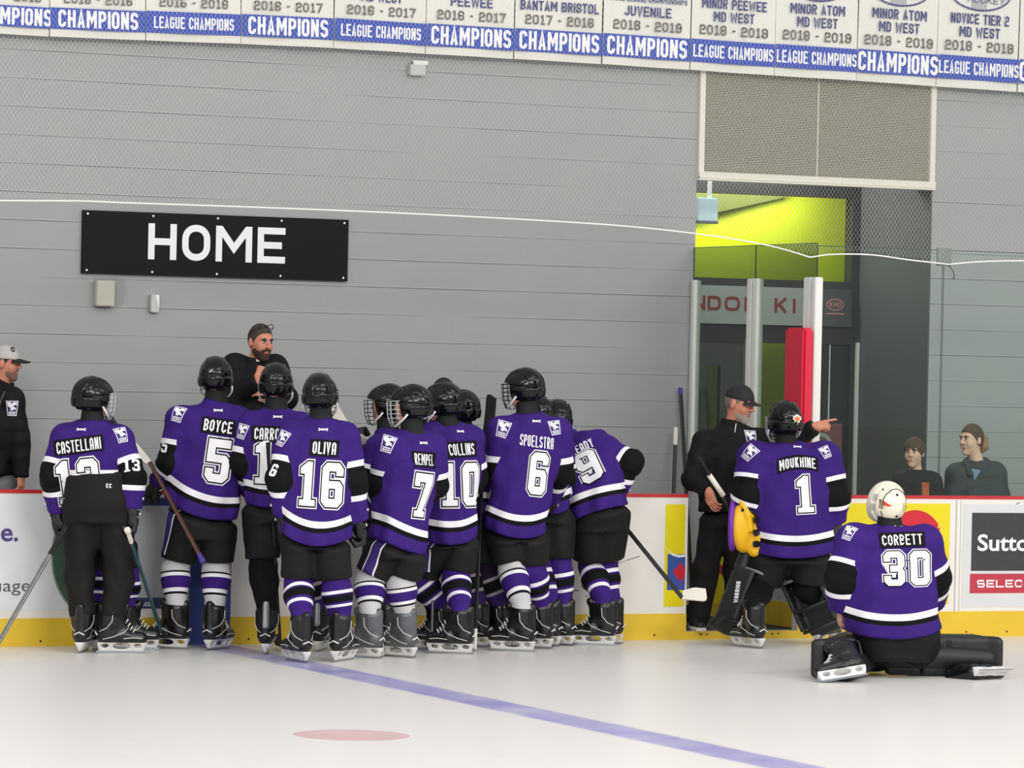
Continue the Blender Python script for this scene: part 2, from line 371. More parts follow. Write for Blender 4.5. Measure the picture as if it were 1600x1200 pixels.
c1 = n.mix(jv, c1, lin((110, 111, 114)))
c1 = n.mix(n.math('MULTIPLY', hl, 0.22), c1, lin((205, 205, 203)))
n.color(c1); n.bump(n.math('SUBTRACT', 1.0, n.math('MAXIMUM', j, jv)), 0.25, 0.008)
BW = M
wl = MB().box((XL, YW, -0.05), (XO0, YW+0.3, 6.0)).build('wall_bench_back', BW); tag(wl, kind='structure')
wr = MB().box((XO1, YW, -0.05), (XE, YB+0.1, 6.0)).build('wall_right_of_opening', mat('x', (0, 0, 0)) and BW); tag(wr, kind='structure')
ZV0 = atY(1270, 277, YW)[2]
wt = MB().box((XO0, YW+0.12, ZV0), (XO1, YW+0.3, 6.0)).build('wall_above_opening', BW); tag(wt, kind='structure')
REV = mat('reveal_grey', (80, 82, 84), 0.6, var=0.06, vscale=2)
rv = MB().box((XO1-0.012, YW+0.004, 0.0), (XO1, YB, ZV0+0.1)).build('wall_opening_reveal', REV); tag(rv, kind='structure')

# bench floor, walkway behind it, corridor floor
RUB = mat('black_rubber', (38, 37, 37), 0.8, bump=0.2, bscale=120)
fb = MB().box((XL, 0.08, -0.04), (XE, YW, 0.06)).build('floor_bench', RUB); tag(fb, kind='structure')
fc = MB().box((XO0-1.5, YW, -0.04), (XE, 8.5, 0.06)).build('floor_corridor', RUB); tag(fc, kind='structure')
fw = MB().box((XL, 1.25, 0.06), (XG0-0.6, YW, 0.30)).build('floor_bench_walkway', RUB); tag(fw, kind='structure')

# boards
HDPE = mat('board_white', (232, 227, 220), 0.42, var=0.04, vscale=3); n = NT(HDPE)
wb = MB().box((XL, 0.0, 0.0), (XG0, 0.08, HB-0.022)).build('wall_boards_bench_side', HDPE); tag(wb, kind='structure')
wb2 = MB().box((XG1, 0.0, 0.0), (XE, 0.08, HB-0.022)).build('wall_boards_right_side', HDPE); tag(wb2, kind='structure')
REDCAP = mat('red_cap', (196, 38, 46), 0.45)
t1 = MB().box((XL, -0.006, HB-0.022), (XG0, 0.09, HB)).build('trim_1', REDCAP); tag(t1, kind='structure')
t2 = MB().box((XG1, -0.006, HB-0.022), (XE, 0.09, HB)).build('trim_2', REDCAP); tag(t2, kind='structure')
YEL = mat('kick_yellow', (226, 190, 48), 0.45, var=0.14, vscale=2.5)
SCREW = mat('dark_screw', (40, 30, 24), 0.5)
BLUELINE = mat('board_blue_line', (52, 70, 140), 0.45, var=0.06)
def kick(name, x0, x1, ztop):
    b = MB().box((x0, -0.007, 0.0), (x1, 0.0, ztop))
    xx = x0+0.12
    while xx < x1:
        b.disc((xx, -0.0085, 0.035), (0.008, 0, 0), (0, 0, 0.008), 8, 1)
        if rng.random() > 0.6: b.disc((xx+0.05, -0.0085, 0.037), (0.007, 0, 0), (0, 0, 0.007), 8, 1)
        xx += 0.24+0.12*rng.random()
    return tag(b.build(name, [YEL, SCREW]), kind='structure')
kick('baseboard_bench_side', XL, XG0, 0.187); kick('baseboard_gate_sill', XG0, XG1, 0.058); kick('baseboard_right_side', XG1, XE, 0.187)
sill = MB().box((XG0, 0.0, 0.0), (XG1, 0.08, 0.06)).build('trim_gate_sill', mat('sill_grey', (150, 150, 148), 0.5)); tag(sill, kind='structure')
bl_ = MB().box((-0.15, -0.0085, 0.0), (0.15, 0.0, HB-0.03)).build('trim_blue_line_on_boards', BLUELINE); tag(bl_, kind='structure')
# scuffs left by pucks and sticks
scf = MB()
for k in range(230):
    xx = -3+rng.random()*13; zz = 0.2+rng.random()*0.78
    if XG0-0.02 < xx < XG1+0.05: continue
    L = 0.004+0.05*rng.random()**3; a = rng.normal()*0.5; t = 0.0015+0.002*rng.random()
    scf.obox((xx, -0.0006, zz), (L*math.cos(a), 0, L*math.sin(a)), (0, 0.0004, 0), (-t*math.sin(a), 0, t*math.cos(a)))
tag(scf.build('trim_puck_marks', mat('puck_mark', (70, 70, 74), 0.6)), kind='structure')

# return boards at the bench end and the glass above them
tag(MB().box((XR, 0.08, 0.06), (XR+0.07, YW, HB+0.015)).build('wall_bench_end', mat('return_grey', (196, 196, 196), 0.5)), kind='structure')
tag(MB().box((XR-0.006, 0.08, HB+0.015), (XR+0.08, YW, HB+0.04)).build('trim_3', REDCAP), kind='structure')
tag(MB().box((XR-0.005, 0.08, 0.06), (XR, YW, 0.24)).build('baseboard_bench_end', YEL), kind='structure')
def glass_mat(name, tint, rough=0.0):
    M = bpy.data.materials.new(name); M.use_nodes = True; nt = M.node_tree; nt.nodes.clear()
    o = nt.nodes.new('ShaderNodeOutputMaterial'); t = nt.nodes.new('ShaderNodeBsdfTransparent'); g = nt.nodes.new('ShaderNodeBsdfGlossy')
    g.inputs['Roughness'].default_value = rough; g.inputs['Color'].default_value = (0.95, 1, 0.98, 1)
    t.inputs['Color'].default_value = tint + (1,)
    f = nt.nodes.new('ShaderNodeFresnel'); f.inputs['IOR'].default_value = 1.45
    ge = nt.nodes.new('ShaderNodeNewGeometry'); k = nt.nodes.new('ShaderNodeMath'); k.operation = 'SUBTRACT'; k.inputs[0].default_value = 1
    nt.links.new(ge.outputs['Backfacing'], k.inputs[1]); k2 = nt.nodes.new('ShaderNodeMath'); k2.operation = 'MULTIPLY'
    nt.links.new(f.outputs[0], k2.inputs[0]); nt.links.new(k.outputs[0], k2.inputs[1])
    x = nt.nodes.new('ShaderNodeMixShader'); nt.links.new(k2.outputs[0], x.inputs[0]); nt.links.new(t.outputs[0], x.inputs[1]); nt.links.new(g.outputs[0], x.inputs[2])
    nt.links.new(x.outputs[0], o.inputs['Surface']); return M
GLF = glass_mat('rink_glass', (0.93, 0.975, 0.95)); GLR = glass_mat('end_glass', (0.58, 0.62, 0.59))
GEDGE = mat('glass_edge', (30, 44, 42), 0.3)
ALU = mat('aluminium', (226, 226, 220), 0.4, 0.0)
ZG = atY(1475, 391, 0.04)[2]
XS = atY(1470, 585, 0.04)[0]; XP = XR+0.02
def pane(name, a, b, z0, z1, M, nrm):
    a = np.asarray(a, float); b = np.asarray(b, float); nrm = np.asarray(nrm, float)*0.006
    mb = MB(); c = (a+b)/2
    mb.obox((c[0], c[1], (z0+z1)/2), (b-a)/2, nrm, (0, 0, (z1-z0)/2), 0)
    o = mb.build(name, [M]); tag(o, kind='structure')
    e = MB()
    for p, q in (((*a[:2], z1), (*b[:2], z1)), ((*a[:2], z0), (*a[:2], z1)), ((*b[:2], z0), (*b[:2], z1))): e.tube([p, q], 0.003, 4)
    e.build('glass_edge', GEDGE, o); return o
pane('window_1', (XP+0.012, 0.04, 0), (XS-0.006, 0.04, 0), HB, ZG, GLF, (0, 1, 0))
pane('window_2', (XS+0.006, 0.04, 0), (XS+2.4, 0.04, 0), HB, ZG, GLF, (0, 1, 0))
pane('window_3', (XS+2.42, 0.04, 0), (XE, 0.04, 0), HB, ZG, GLF, (0, 1, 0))
YM = atX(1177, 600, XR+0.035)[1]; YC = 0.20
ZP = atY(1262, 433, 0.1)[2]
pane('window_4', (XR+0.035, 0.055, 0), (XR+0.035, YM-0.005, 0), HB+0.04, ZG+0.02, GLR, (1, 0, 0))
pane('window_5', (XR+0.035, YM+0.005, 0), (XR+0.035, YW-0.01, 0), HB+0.04, ZG+0.02, GLR, (1, 0, 0))
pst = MB()
for yy, ww in ((0.15, 0.05), (YM-0.045, 0.035), (YM+0.045, 0.035), (YW-0.05, 0.03)):
    pst.box((XR+0.005, yy-ww, HB+0.04), (XR+0.065, yy+ww, ZP))
pst.box((XP-0.02, 0.01, HB), (XP+0.045, 0.07, ZP))
tag(pst.build('trim_glass_posts', ALU, bevel=0.006), kind='structure')
brk = MB().obox((XS, 0.03, ZG-0.05), (0.06, 0, 0), (0, 0.008, 0), (0, 0, 0.065)).build('trim_glass_clip', mat('clip_grey', (120, 124, 124), 0.5)); tag(brk, kind='structure')

# recess: storefront with transom, sign band and doors; lime corridor beyond
LIME = mat('lime_paint', (186, 204, 6), 0.6); LIME_DIM = mat('lime_soffit_shade', (80, 90, 20), 0.7)
CHAR = mat('charcoal_frame', (44, 44, 45), 0.5); DOORC = mat('door_grey', (92, 91, 88), 0.5); DDARK = mat('door_dark', (40, 42, 44), 0.4)
SIGNG = mat('sign_band_grey', (205, 208, 210), 0.35, var=0.08, vscale=2)
def B(px, py, Y=YB): return atY(px, py, Y)
ZT = B(1210, 305)[2]; ZTB = B(1210, 437)[2]; ZS1 = B(1210, 449)[2]; ZS0 = B(1210, 508)[2]; ZD = B(1210, 536)[2]
XF0 = XO0-1.6; XF1 = B(1331, 400)[0]
fr = MB()
fr.box((XF0, YB, ZT), (XO1, YB+0.12, ZV0+0.5)).box((XF1, YB, 0.06), (XO1-0.012, YB+0.12, ZT))
fr.box((XF0, YB, ZS1), (XF1, YB+0.12, ZTB)).box((XF0, YB, ZD), (XF1, YB+0.12, ZS0))
tag(fr.build('trim_storefront_frame', CHAR), kind='structure')
tag(MB().box((XF0, YW+0.3, ZV0+0.5), (XO1, YB+0.12, ZV0+0.6)).build('ceiling_recess', CHAR), kind='structure')
tag(MB().box((XF0-0.1, YW+0.3, 0.0), (XF0, 8.5, ZV0+0.6)).build('wall_recess_left', mat('recess_grey', (110, 112, 112), 0.6)), kind='structure')
YL = YB+2.2
tag(MB().box((XF0-0.5, YL, 0.0), (XO1+3.5, YL+0.1, 6.0)).build('wall_corridor_lime', LIME), kind='structure')
tag(MB().box((XO1+3.4, YB+0.12, 0.0), (XO1+3.5, YL, 6.0)).build('wall_corridor_right', LIME), kind='structure')
# stair soffit crossing the top of the corridor; olive paints in its weaker light
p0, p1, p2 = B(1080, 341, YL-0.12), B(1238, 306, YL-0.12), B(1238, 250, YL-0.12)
so = MB().prism([(p0[0]-1.0, p0[2]-0.25), (p0[0], p0[2]), (p1[0], p1[2]), (p2[0], p2[2]+0.6), (p0[0]-1.0, p2[2]+0.6)], (0, YL-0.12, 0), (1, 0, 0), (0, 0, 1), (0, 0.12, 0)).build('ceiling_stair_soffit', LIME_DIM); tag(so, kind='structure')
area_light('corridor_lamp', (XO0+1.1, YL-0.45, ZT+0.20), 3.2, 0.15, 40, (1.0, 0.98, 0.86), (math.radians(48), 0, 0))
area_light('recess_lamp', (XO0+0.9, YW+0.9, ZV0+0.42), 1.4, 0.5, 45, (1.0, 0.97, 0.92))

# sign band across the storefront with red lettering
X__ = lambda px: B(px, 480)[0]
sb = MB().box((XF0, YB-0.05, ZS0), (X__(1274), YB, ZS1)).build('sign_band', SIGNG); tag(sb, 'grey sign band with red lettering across the storefront', 'sign')
RL = mat('sign_red', (168, 58, 48), 0.5); RLK = mat('sign_red_pale', (176, 120, 116), 0.5)
for ch, px, wpx in (('N', 1092, 20), ('D', 1116, 21), ('O', 1144, 24), ('N', 1174, 22), ('K', 1220, 20), ('I', 1240.5, 4)):
    py0 = 485+(px-1116)*0.035; q0 = B(px-wpx/2, py0, YB-0.052); q1 = B(px+wpx/2, py0, YB-0.052); q2 = B(px, py0-22.5, YB-0.052)
    v, f = fit2d(ch, q1[0]-q0[0], q2[2]-q0[2], 0.035)
    flat([(v, f, 0, 0)], ((q0+q1)/2), (1, 0, 0), (0, 0, 1), (0, -1, 0), 'letter', [RL], sb)
MB().box((X__(1274), YB-0.05, ZS0), (XF1-0.02, YB, ZS1)).build('dark_panel', mat('panel_dark', (66, 68, 70), 0.4), sb)
q = B(1305, 476, YB-0.052); k = (B(1319, 476)[0]-B(1291, 476)[0])/2
lay = []
v, f = poly2d([ring2d(k, k*0.58), ring2d(k*0.88, k*0.46)]); lay.append((v, f, 0, 0))
v, f = fit2d('KHO', k*1.3, k*0.5, 0.03); lay.append((at2(v, 0, -k*0.25), f, 0, 0.001))
lay.append((np.array([(-k, -k*0.95), (k, -k*0.95), (k, -k*0.82), (-k, -k*0.82)]), [(0, 1, 2, 3)], 0, 0))
flat(lay, q, (1, 0, 0), (0, 0, 1), (0, -1, 0), 'oval_logo', [RLK], sb)
# doors below
def X_(px, py=600): return B(px, py)[0]
d1 = MB()
xa, xb, xc, xd = XF0, X_(1108), X_(1128), X_(1167); zw1 = B(1118, 571)[2]
d1.box((xa, YB+0.03, 0.06), (xb, YB+0.08, ZD)).box((xc, YB+0.03, 0.06), (xd, YB+0.08, ZD)).box((xb, YB+0.03, zw1), (xc, YB+0.08, ZD)).box((xb, YB+0.03, 0.06), (xc, YB+0.08, 0.9))
d1 = d1.build('door_1', DOORC); tag(d1, kind='structure')
MB().box((xb, YB+0.05, 0.9), (xc, YB+0.056, zw1)).build('door_pane', glass_mat('door_glass', (0.6, 0.62, 0.55)), d1)
MB().box((xd-0.03, YB-0.02, 1.0), (xd, YB+0.03, B(1165, 530)[2])).build('door_edge_strip', ALU, d1)
d2 = MB().box((X_(1300), YB+0.03, 0.06), (XF1, YB+0.08, ZD)).box((X_(1289), YB+0.02, 0.06), (X_(1296), YB+0.1, ZD)).build('door_2', DDARK); tag(d2, kind='structure')
MB().box((X_(1296.5), YB+0.015, 0.06), (X_(1298), YB+0.08, ZD)).box((X_(1335), YB-0.03, 0.06), (X_(1339), YB, ZD+0.02)).build('door_edge_strip', ALU, d2)
# pale light box at the top left of the transom
q0, q1 = B(1086, 345, YB-0.25), B(1118, 310, YB-0.25)
eb = MB().box((q0[0], YB-0.30, q0[2]), (q1[0], YB-0.25, q1[2])).build('light_box', mat('pale_blue_panel', (178, 205, 214), 0.4, emit=0.25), bevel=0.008)
tag(eb, 'pale blue box sign hanging at the top left of the green opening', 'sign')
MB().box((q0[0]+0.1, YB-0.28, q1[2]), (q0[0]+0.13, YB-0.26, ZV0+0.5)).build('hanger', ALU, eb)
MB().box((q0[0], YB-0.31, q0[2]-0.02), (q1[0], YB-0.24, q0[2])).build('lower_rail', mat('rail_grey', (90, 95, 98), 0.5), eb)

# louvred vent above the opening
zv1 = 4.4; x0, x1 = XO0, XO1; zf = atY(1270, 289, YW-0.03)[2]; zi = atY(1270, 276, YW-0.03)[2]
vt = empty('wall_vent', (x0, YW, zf), 'cream framed louvred vent above the tall opening in the wall', 'vent')
L0 = (x0, YW, zf)
def rel(b, name, mats, parent, base, **k):
    b.v = [tuple(np.asarray(p)-np.asarray(base)) for p in b.v]; return b.build(name, mats, parent, **k)
vf = MB().box((x0, YW-0.05, zf), (x1, YW+0.06, zi)).box((x0, YW-0.035, zi), (x0+0.045, YW+0.06, zv1)).box((x1-0.045, YW-0.035, zi), (x1, YW+0.06, zv1))
vf.box((x0, YW-0.055, zi-0.05), (x1, YW-0.03, zi-0.04))
rel(vf, 'vent_frame', CREAM, vt, L0)
sl = MB(); zz = zi
while zz < zv1:
    c = ((x0+x1)/2, YW+0.0, zz+0.006); sl.obox(c, ((x1-x0)/2-0.046, 0, 0), (0, 0.006, -0.0030), (0, 0.0010, 0.0020)); zz += 0.0128
rel(sl, 'slats', mat('louvre', (196, 192, 176), 0.5), vt, L0)
rel(MB().box((x0+0.04, YW+0.03, zi), (x1-0.04, YW+0.05, zv1)), 'vent_backing', mat('vent_dark', (58, 54, 46), 0.8), vt, L0)
rel(MB().box(((x0+x1)/2-0.006, YW-0.008, zi), ((x0+x1)/2+0.006, YW+0.0, zv1)), 'mullion', mat('louvre', (0, 0, 0)), vt, L0)

# small fittings on the block wall
def wall_box(name, px0, py0, px1, py1, dep, M, label, cat, bev=0.006):
    a, b = atY(px0, py1, YW), atY(px1, py0, YW)
    o = MB().box((a[0], YW-dep, a[2]), (b[0], YW, b[2])).build(name, M, bevel=bev); return tag(o, label, cat), a, b
jb, a, b = wall_box('junction_box', 146, 439, 175, 478, 0.07, mat('beige_plastic', (206, 203, 190), 0.5), 'beige box under plastic film on the wall below the sign', 'box')
PL = glass_mat('plastic_film', (0.90, 0.90, 0.89), 0.15)
fl = MB(); pts = [(-.03, .05), (.10, .055), (.20, .04), (.22, -.05), (.19, -.16), (.06, -.2), (-.02, -.15)]
fl.add([(a[0]+p[0], YW-0.078-0.01*(i % 2), b[2]-0.02+p[1]) for i, p in enumerate(pts)] + [(a[0]+.08, YW-0.10, b[2]-0.08)], [(i, (i+1) % 7, 7) for i in range(7)])
fl.build('plastic_film', PL, jb)
o, a, b = wall_box('outlet_box', 232, 461, 246, 488, 0.05, mat('steel_box', (186, 188, 184), 0.35, 0.3), 'small steel outlet box on the wall right of the beige box', 'box')
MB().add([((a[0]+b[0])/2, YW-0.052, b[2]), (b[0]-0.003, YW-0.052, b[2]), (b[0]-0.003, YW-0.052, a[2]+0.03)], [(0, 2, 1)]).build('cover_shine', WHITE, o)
o, a, b = wall_box('sensor_box', 636, 102, 661, 118, 0.06, mat('sensor_grey', (188, 188, 184), 0.5), 'small grey box on the wall just under the banners', 'box')
MB().box((a[0]+0.03, YW-0.05, b[2]), (b[0]+0.02, YW-0.03, b[2]+0.03)).build('mounting_arm', ALU, o)

# HOME sign
tl, tr, bl2 = atY(130, 328, YW-0.03), atY(545, 340.5, YW-0.03), atY(128, 427, YW-0.03)
hx0, hx1, hz0, hz1 = tl[0], tr[0], bl2[2], tl[2]
hs = MB().box((hx0, YW-0.03, hz0), (hx1, YW, hz1)).build('home_sign', mat('sign_black', (12, 12, 13), 0.6, spec=0.2)); tag(hs, 'long black sign reading HOME in white on the grey wall', 'sign')
c0 = atY(231, 405, YW-0.031); c1 = atY(445, 410.5, YW-0.031); c2 = atY(240, 349, YW-0.031)
v, f = fit2d('HOME', c1[0]-c0[0], c2[2]-c0[2], 0.022)
flat([(v, f, 0, 0)], ((c0[0]+c1[0])/2, YW-0.032, c0[2]), (1, 0, 0), (0, 0, 1), (0, -1, 0), 'lettering', [WHITE], hs)
for i in range(5):
    for zz in (hz0+0.025, hz1-0.025): MB().disc((hx0+0.035+i*(hx1-hx0-0.07)/4, YW-0.0325, zz), (0.008, 0, 0), (0, 0, 0.008), 10).build('rivet', WHITE, hs)

# championship banners in a row along the top of the wall
BB = mat('banner_blue', (46, 72, 172), 0.6, var=0.05); BC = mat('banner_cloth', (226, 224, 214), 0.7, var=0.03, vscale=4)
BN = mat('banner_navy', (52, 54, 118), 0.6); BG = mat('banner_grey', (104, 100, 94), 0.6); BL = mat('banner_light_grey', (170, 170, 172), 0.6)
edges = [(-60, 49), (77, 57), (227, 63), (376, 68.5), (521, 75), (665, 84), (803, 92), (940, 100), (1077, 109), (1209, 118), (1338, 126), (1463, 135), (1590, 143.5), (1715, 152)]
texts = [(None, '2014 - 2015', 'CHAMPIONS'), (None, '2015 - 2016', 'CHAMPIONS'), (None, '2015 - 2016', 'LEAGUE CHAMPIONS'), (['MD WEST'], '2016 - 2017', 'CHAMPIONS'),
 (['MD WEST'], '2016 - 2017', 'LEAGUE CHAMPIONS'), (['PEEWEE'], '2016 - 2017', 'CHAMPIONS'), (['BANTAM BRISTOL'], '2017 - 2018', 'CHAMPIONS'),
 (['JUVENILE'], '2018 - 2019', 'CHAMPIONS'), (['MINOR PEEWEE', 'MD WEST'], '2018 - 2019', 'LEAGUE CHAMPIONS'), (['MINOR ATOM', 'MD WEST'], '2018 - 2019', 'LEAGUE CHAMPIONS'),
 (['MINOR ATOM', 'MD WEST'], '2018 - 2019', 'CHAMPIONS'), (['NOVICE TIER 2', 'MD WEST'], '2018 - 2019', 'LEAGUE CHAMPIONS'), (None, '2018 - 2019', 'CHAMPIONS')]
offs = [(.35, 9.5, 33), (12, 12, 33), (12, 12, 33), (12.5, 12, 31), (12, 12, 31), (13, 12, 31), (14, 13, 31), (12, 12, 32), (10, 10, 32), (10.5, 10, 32), (10, 10, 32), (10, 10, 31), (10, 10, 31)]
blab = ['banner at the far left corner of the row, cut by the frame', 'white and blue CHAMPIONS banner dated 2015 - 2016', 'LEAGUE CHAMPIONS banner dated 2015 - 2016',
 'CHAMPIONS banner for MD WEST dated 2016 - 2017', 'LEAGUE CHAMPIONS banner for MD WEST dated 2016 - 2017', 'CHAMPIONS banner reading PEEWEE dated 2016 - 2017', 'CHAMPIONS banner reading BANTAM BRISTOL',
 'CHAMPIONS banner reading JUVENILE', 'LEAGUE CHAMPIONS banner reading MINOR PEEWEE', 'LEAGUE CHAMPIONS banner reading MINOR ATOM', 'CHAMPIONS banner reading MINOR ATOM', 'LEAGUE CHAMPIONS banner reading NOVICE TIER 2',
 'banner at the far right corner of the row, cut by the frame']
YBN = YW-0.10
for i, (T, yr, ch) in enumerate(texts):
    (xa, ya), (xb, yb) = edges[i], edges[i+1]
    a, b = atY(xa+0.7, ya, YBN-0.006*(i % 2)), atY(xb-0.7, yb, YBN-0.006*(i % 2))
    ax = unit(b-a); W = np.linalg.norm(b-a); k = W/(xb-xa)              # metres per pixel along the banner
    up = np.array([0, 0, 1.0]); up = unit(up-ax*(up @ ax)); nr = np.cross(ax, up); H = 1.15
    mb = MB(); nseg = 10                                                # cloth with a slight belly
    vs = [a+ax*(W*s/nseg)+up*(H*t)+nr*(0.010*math.sin(math.pi*s/nseg*2+i)*(1-t)) for t in (0, 0.25, 0.5, 1) for s in range(nseg+1)]
    vs = vs+[p-nr*0.003 for p in vs]; n0 = 4*(nseg+1)
    fs = [(r*(nseg+1)+s, r*(nseg+1)+s+1, (r+1)*(nseg+1)+s+1, (r+1)*(nseg+1)+s) for r in range(3) for s in range(nseg)]
    fs += [tuple(q+n0 for q in reversed(f)) for f in fs]
    bd = list(range(nseg+1))+[r*(nseg+1)+nseg for r in (1, 2, 3)]+[3*(nseg+1)+s for s in range(nseg-1, -1, -1)]+[2*(nseg+1), nseg+1]
    fs += [(bd[j_], bd[(j_+1) % len(bd)], bd[(j_+1) % len(bd)]+n0, bd[j_]+n0) for j_ in range(len(bd))]
    base = a; mb.add([p-base for p in vs], fs)
    o = mb.build('championship_banner', [BC]); o.location = base
    tag(o, blab[i] if i not in (0, 12) else 'championship '+blab[i], 'banner', 'championship banners')
    nr = unit(np.cross(ax, up)); Cx = W/2; lift = 0.016
    wh, bh = 11.5*k, 32*k
    fr_ = lambda lay, nm, ms: flat(lay, (0, 0, 0), ax, up, nr, nm, ms, o)
    fr_([(np.array([(0, wh), (W, wh), (W, wh+bh), (0, wh+bh)]), [(0, 1, 2, 3)], 0, lift)], 'blue_band', [BB])
    lay = []
    big = ch == 'CHAMPIONS'
    v, f = fit2d(ch, (126 if big else 126)*k, (26 if big else 17.5)*k, 0.045); lay.append((at2(v, Cx-(0 if i else -8*k), wh+(3.2 if big else 7)*k), f, 0, lift+0.002))
    fr_(lay, 'champions_lettering', [WHITE])
    y0 = wh+bh
    v, f = fit2d(yr, 108*k, 14*k, 0.016); fr_([(at2(v, Cx, y0+7*k), f, 0, lift)], 'year_lettering', [BG])
    y0 += 27*k if len(T or []) < 2 else 26*k
    if T:
        lay = []
        for j_, t in enumerate(reversed(T)):
            wd = {'MD WEST': 64, 'PEEWEE': 66, 'BANTAM BRISTOL': 124, 'JUVENILE': 74, 'MINOR PEEWEE': 102, 'MINOR ATOM': 86, 'NOVICE TIER 2': 92}[t]
            v, f = fit2d(t, wd*k, 14*k, 0.012); lay.append((at2(v, Cx, y0+j_*18*k), f, 0, lift))
            for s in (-1, 1): pass
        if T[0] in ('JUVENILE', 'PEEWEE'):
            v, f = fit2d('HOUSE LEAGUE CHAMPIONSHIPS', 124*k, 7*k, 0.01); lay.append((at2(v, Cx, y0+(20 if T[0] == 'JUVENILE' else 21)*k), f, 0, lift))
        fr_(lay, 'team_lettering', [BN])
    if i in (8, 9, 10, 11, 12, 7):
        cy = y0+(18*2+ (26 if i != 7 else 15))*k; e1, e2 = 49*k, 26*k
        v, f = poly2d([ring2d(e1, e2, 48), ring2d(e1*0.955, e2*0.91, 48)]); lay = [(at2(v, Cx, cy), f, 0, lift)]
        v, f = fit2d('alliance', 84*k, 17*k, 0.045, 1.0, 0.25); lay.append((at2(v, Cx, cy-3*k), f, 0, lift+0.001))
        v, f = fit2d('HOCKEY', 58*k, 8*k, 0.0, 1.2, 0.3); lay.append((at2(v, Cx+8*k, cy-15*k), f, 0, lift+0.001))
        lay.append((np.array([(Cx-14*k, cy-24*k), (Cx+10*k, cy-24*k), (Cx+10*k, cy+22*k), (Cx-4*k, cy+22*k)]), [(0, 1, 2, 3)], 1, lift-0.001))
        fr_(lay, 'oval_logo', [BN, BL])

# rope and netting above the glass
RP = [(-620, 312), (-300, 311), (-150, 311.5), (0, 313.5), (120, 314), (200, 317), (400, 324), (600, 332), (800, 342), (960, 352), (1070, 363), (1150, 374), (1215, 387), (1266, 402), (1300, 397.5), (1360, 398), (1420, 406), (1482, 413), (1530, 409), (1600, 407.5), (1750, 409)]
def smooth_rope(R, kinks):
    out = []
    for i in range(len(R)-1):
        p0 = R[i-1] if i and i not in kinks else None; p3 = R[i+2] if i+2 < len(R) and i+1 not in kinks else None
        a, b = np.array(R[i], float), np.array(R[i+1], float)
        m0 = (b-np.array(p0))/2 if p0 is not None else b-a; m1 = (np.array(p3)-a)/2 if p3 is not None else b-a
        for t in np.linspace(0, 1, 6)[:-1]: out.append((2*t**3-3*t*t+1)*a+(t**3-2*t*t+t)*m0+(3*t*t-2*t**3)*b+(t**3-t*t)*m1)
    return out+[np.array(R[-1], float)]
KNOT = atY(1482, 413, 0.0)
RW = [atY(px, py, 0.0) for px, py in smooth_rope(RP, (13, 17))]
NETM = mat('net_cord', (205, 205, 200), 0.7); ROPE = mat('white_rope', (236, 236, 232), 0.6)
net = empty('protective_net', tuple(RW[0]), 'white mesh netting hanging above the bench and glass', 'net'); net['kind'] = 'stuff'
rel(MB().tube(RW, 0.0055, 6), 'edge_rope', ROPE, net, RW[0])
rel(MB().tube([KNOT+[0, 0.01, 0.0], KNOT+[0.05, 0.01, -0.05], KNOT+[0.06, 0.01, -0.11], KNOT+[0.04, 0.01, -0.10]], 0.004, 5), 'rope_tail', mat('dark_cord', (70, 72, 74), 0.7), net, RW[0])
rx = np.array([p[0] for p in RW]); rz = np.array([p[2] for p in RW]); zt = 4.75
cords = MB(); pitch = 0.031; sl_ = 1.45
for sgn in (1, -1):
    for c in np.arange(rx[0]-1.8, rx[-1]+1.8, pitch):
        ts = np.linspace(2.4, zt, 90); xs = c+sgn*(ts-2.4)/sl_; ok = ts > np.interp(xs, rx, rz)
        ok &= (xs > rx[0]) & (xs < rx[-1])
        if not ok.any(): continue
        i0, i1 = np.argmax(ok), len(ok)-1-np.argmax(ok[::-1])
        if i1-i0 < 2: continue
        cords.tube([(xs[i0], 0, ts[i0]), (xs[i1], 0.0, ts[i1])], 0.00065, 3)
rel(cords, 'mesh_cords', NETM, net, RW[0])

# advertising panels on the boards
YA = -0.003
def adbox(name, px0, py0, px1, py1, M, label, th=0.0025):
    a, b = atY(px0, py1, YA), atY(px1, py0, YA)
    o = MB().box((a[0], -th, a[2]), (b[0], 0.0, b[2])).build(name, M); tag(o, label, 'advertisement', 'board advertisements'); return o, a, b
def adtext(o, t, px0, px1, pybase, pytop, M, bold=0.03, shear=0.0, lift=0.004, capfix=1.0):
    a, b, c = atY(px0, pybase, YA), atY(px1, pybase, YA), atY(px0, pytop, YA)
    v, f = fit2d(t, b[0]-a[0], (c[2]-a[2])*capfix, bold, 1.0, shear)
    return flat([(v, f, 0, 0)], ((a[0]+b[0])/2, -lift, a[2]), (1, 0, 0), (0, 0, 1), (0, -1, 0), 'lettering', [M], o)
VIO = mat('ad_violet', (84, 66, 130), 0.5); DGR = mat('ad_dark_grey', (84, 84, 88), 0.5)
ADW = mat('ad_white', (226, 227, 230), 0.42, var=0.03)
o, a, b = adbox('board_advertisement', -150, 775, 200, 955, ADW, 'white board advertisement with violet and grey lettering at the left end')
adtext(o, 'e.', 1, 28, 845, 822.5, VIO, 0.05, capfix=1.33)
adtext(o, 'language', -64, 47, 924.5, 904, DGR, 0.0, capfix=1.0)
q = atY(148, 868, YA); kx = atY(213, 868, YA)[0]-q[0]
gr = MB().disc((q[0], -0.0035, q[2]), (kx, 0, 0), (0, 0, 0.40), 48, 0).disc((q[0], -0.0031, q[2]), (kx+0.012, 0, 0), (0, 0, 0.412), 48, 1)
gr.build('green_disc', [mat('ad_green', (66, 92, 78), 0.5), mat('ad_green_rim', (140, 158, 140), 0.5)], o)
o, a, b = adbox('board_advertisement', 204, 778, 268, 951, mat('ad_navy', (54, 64, 112), 0.5), 'navy board advertisement with white panel behind the first two players', 0.003)
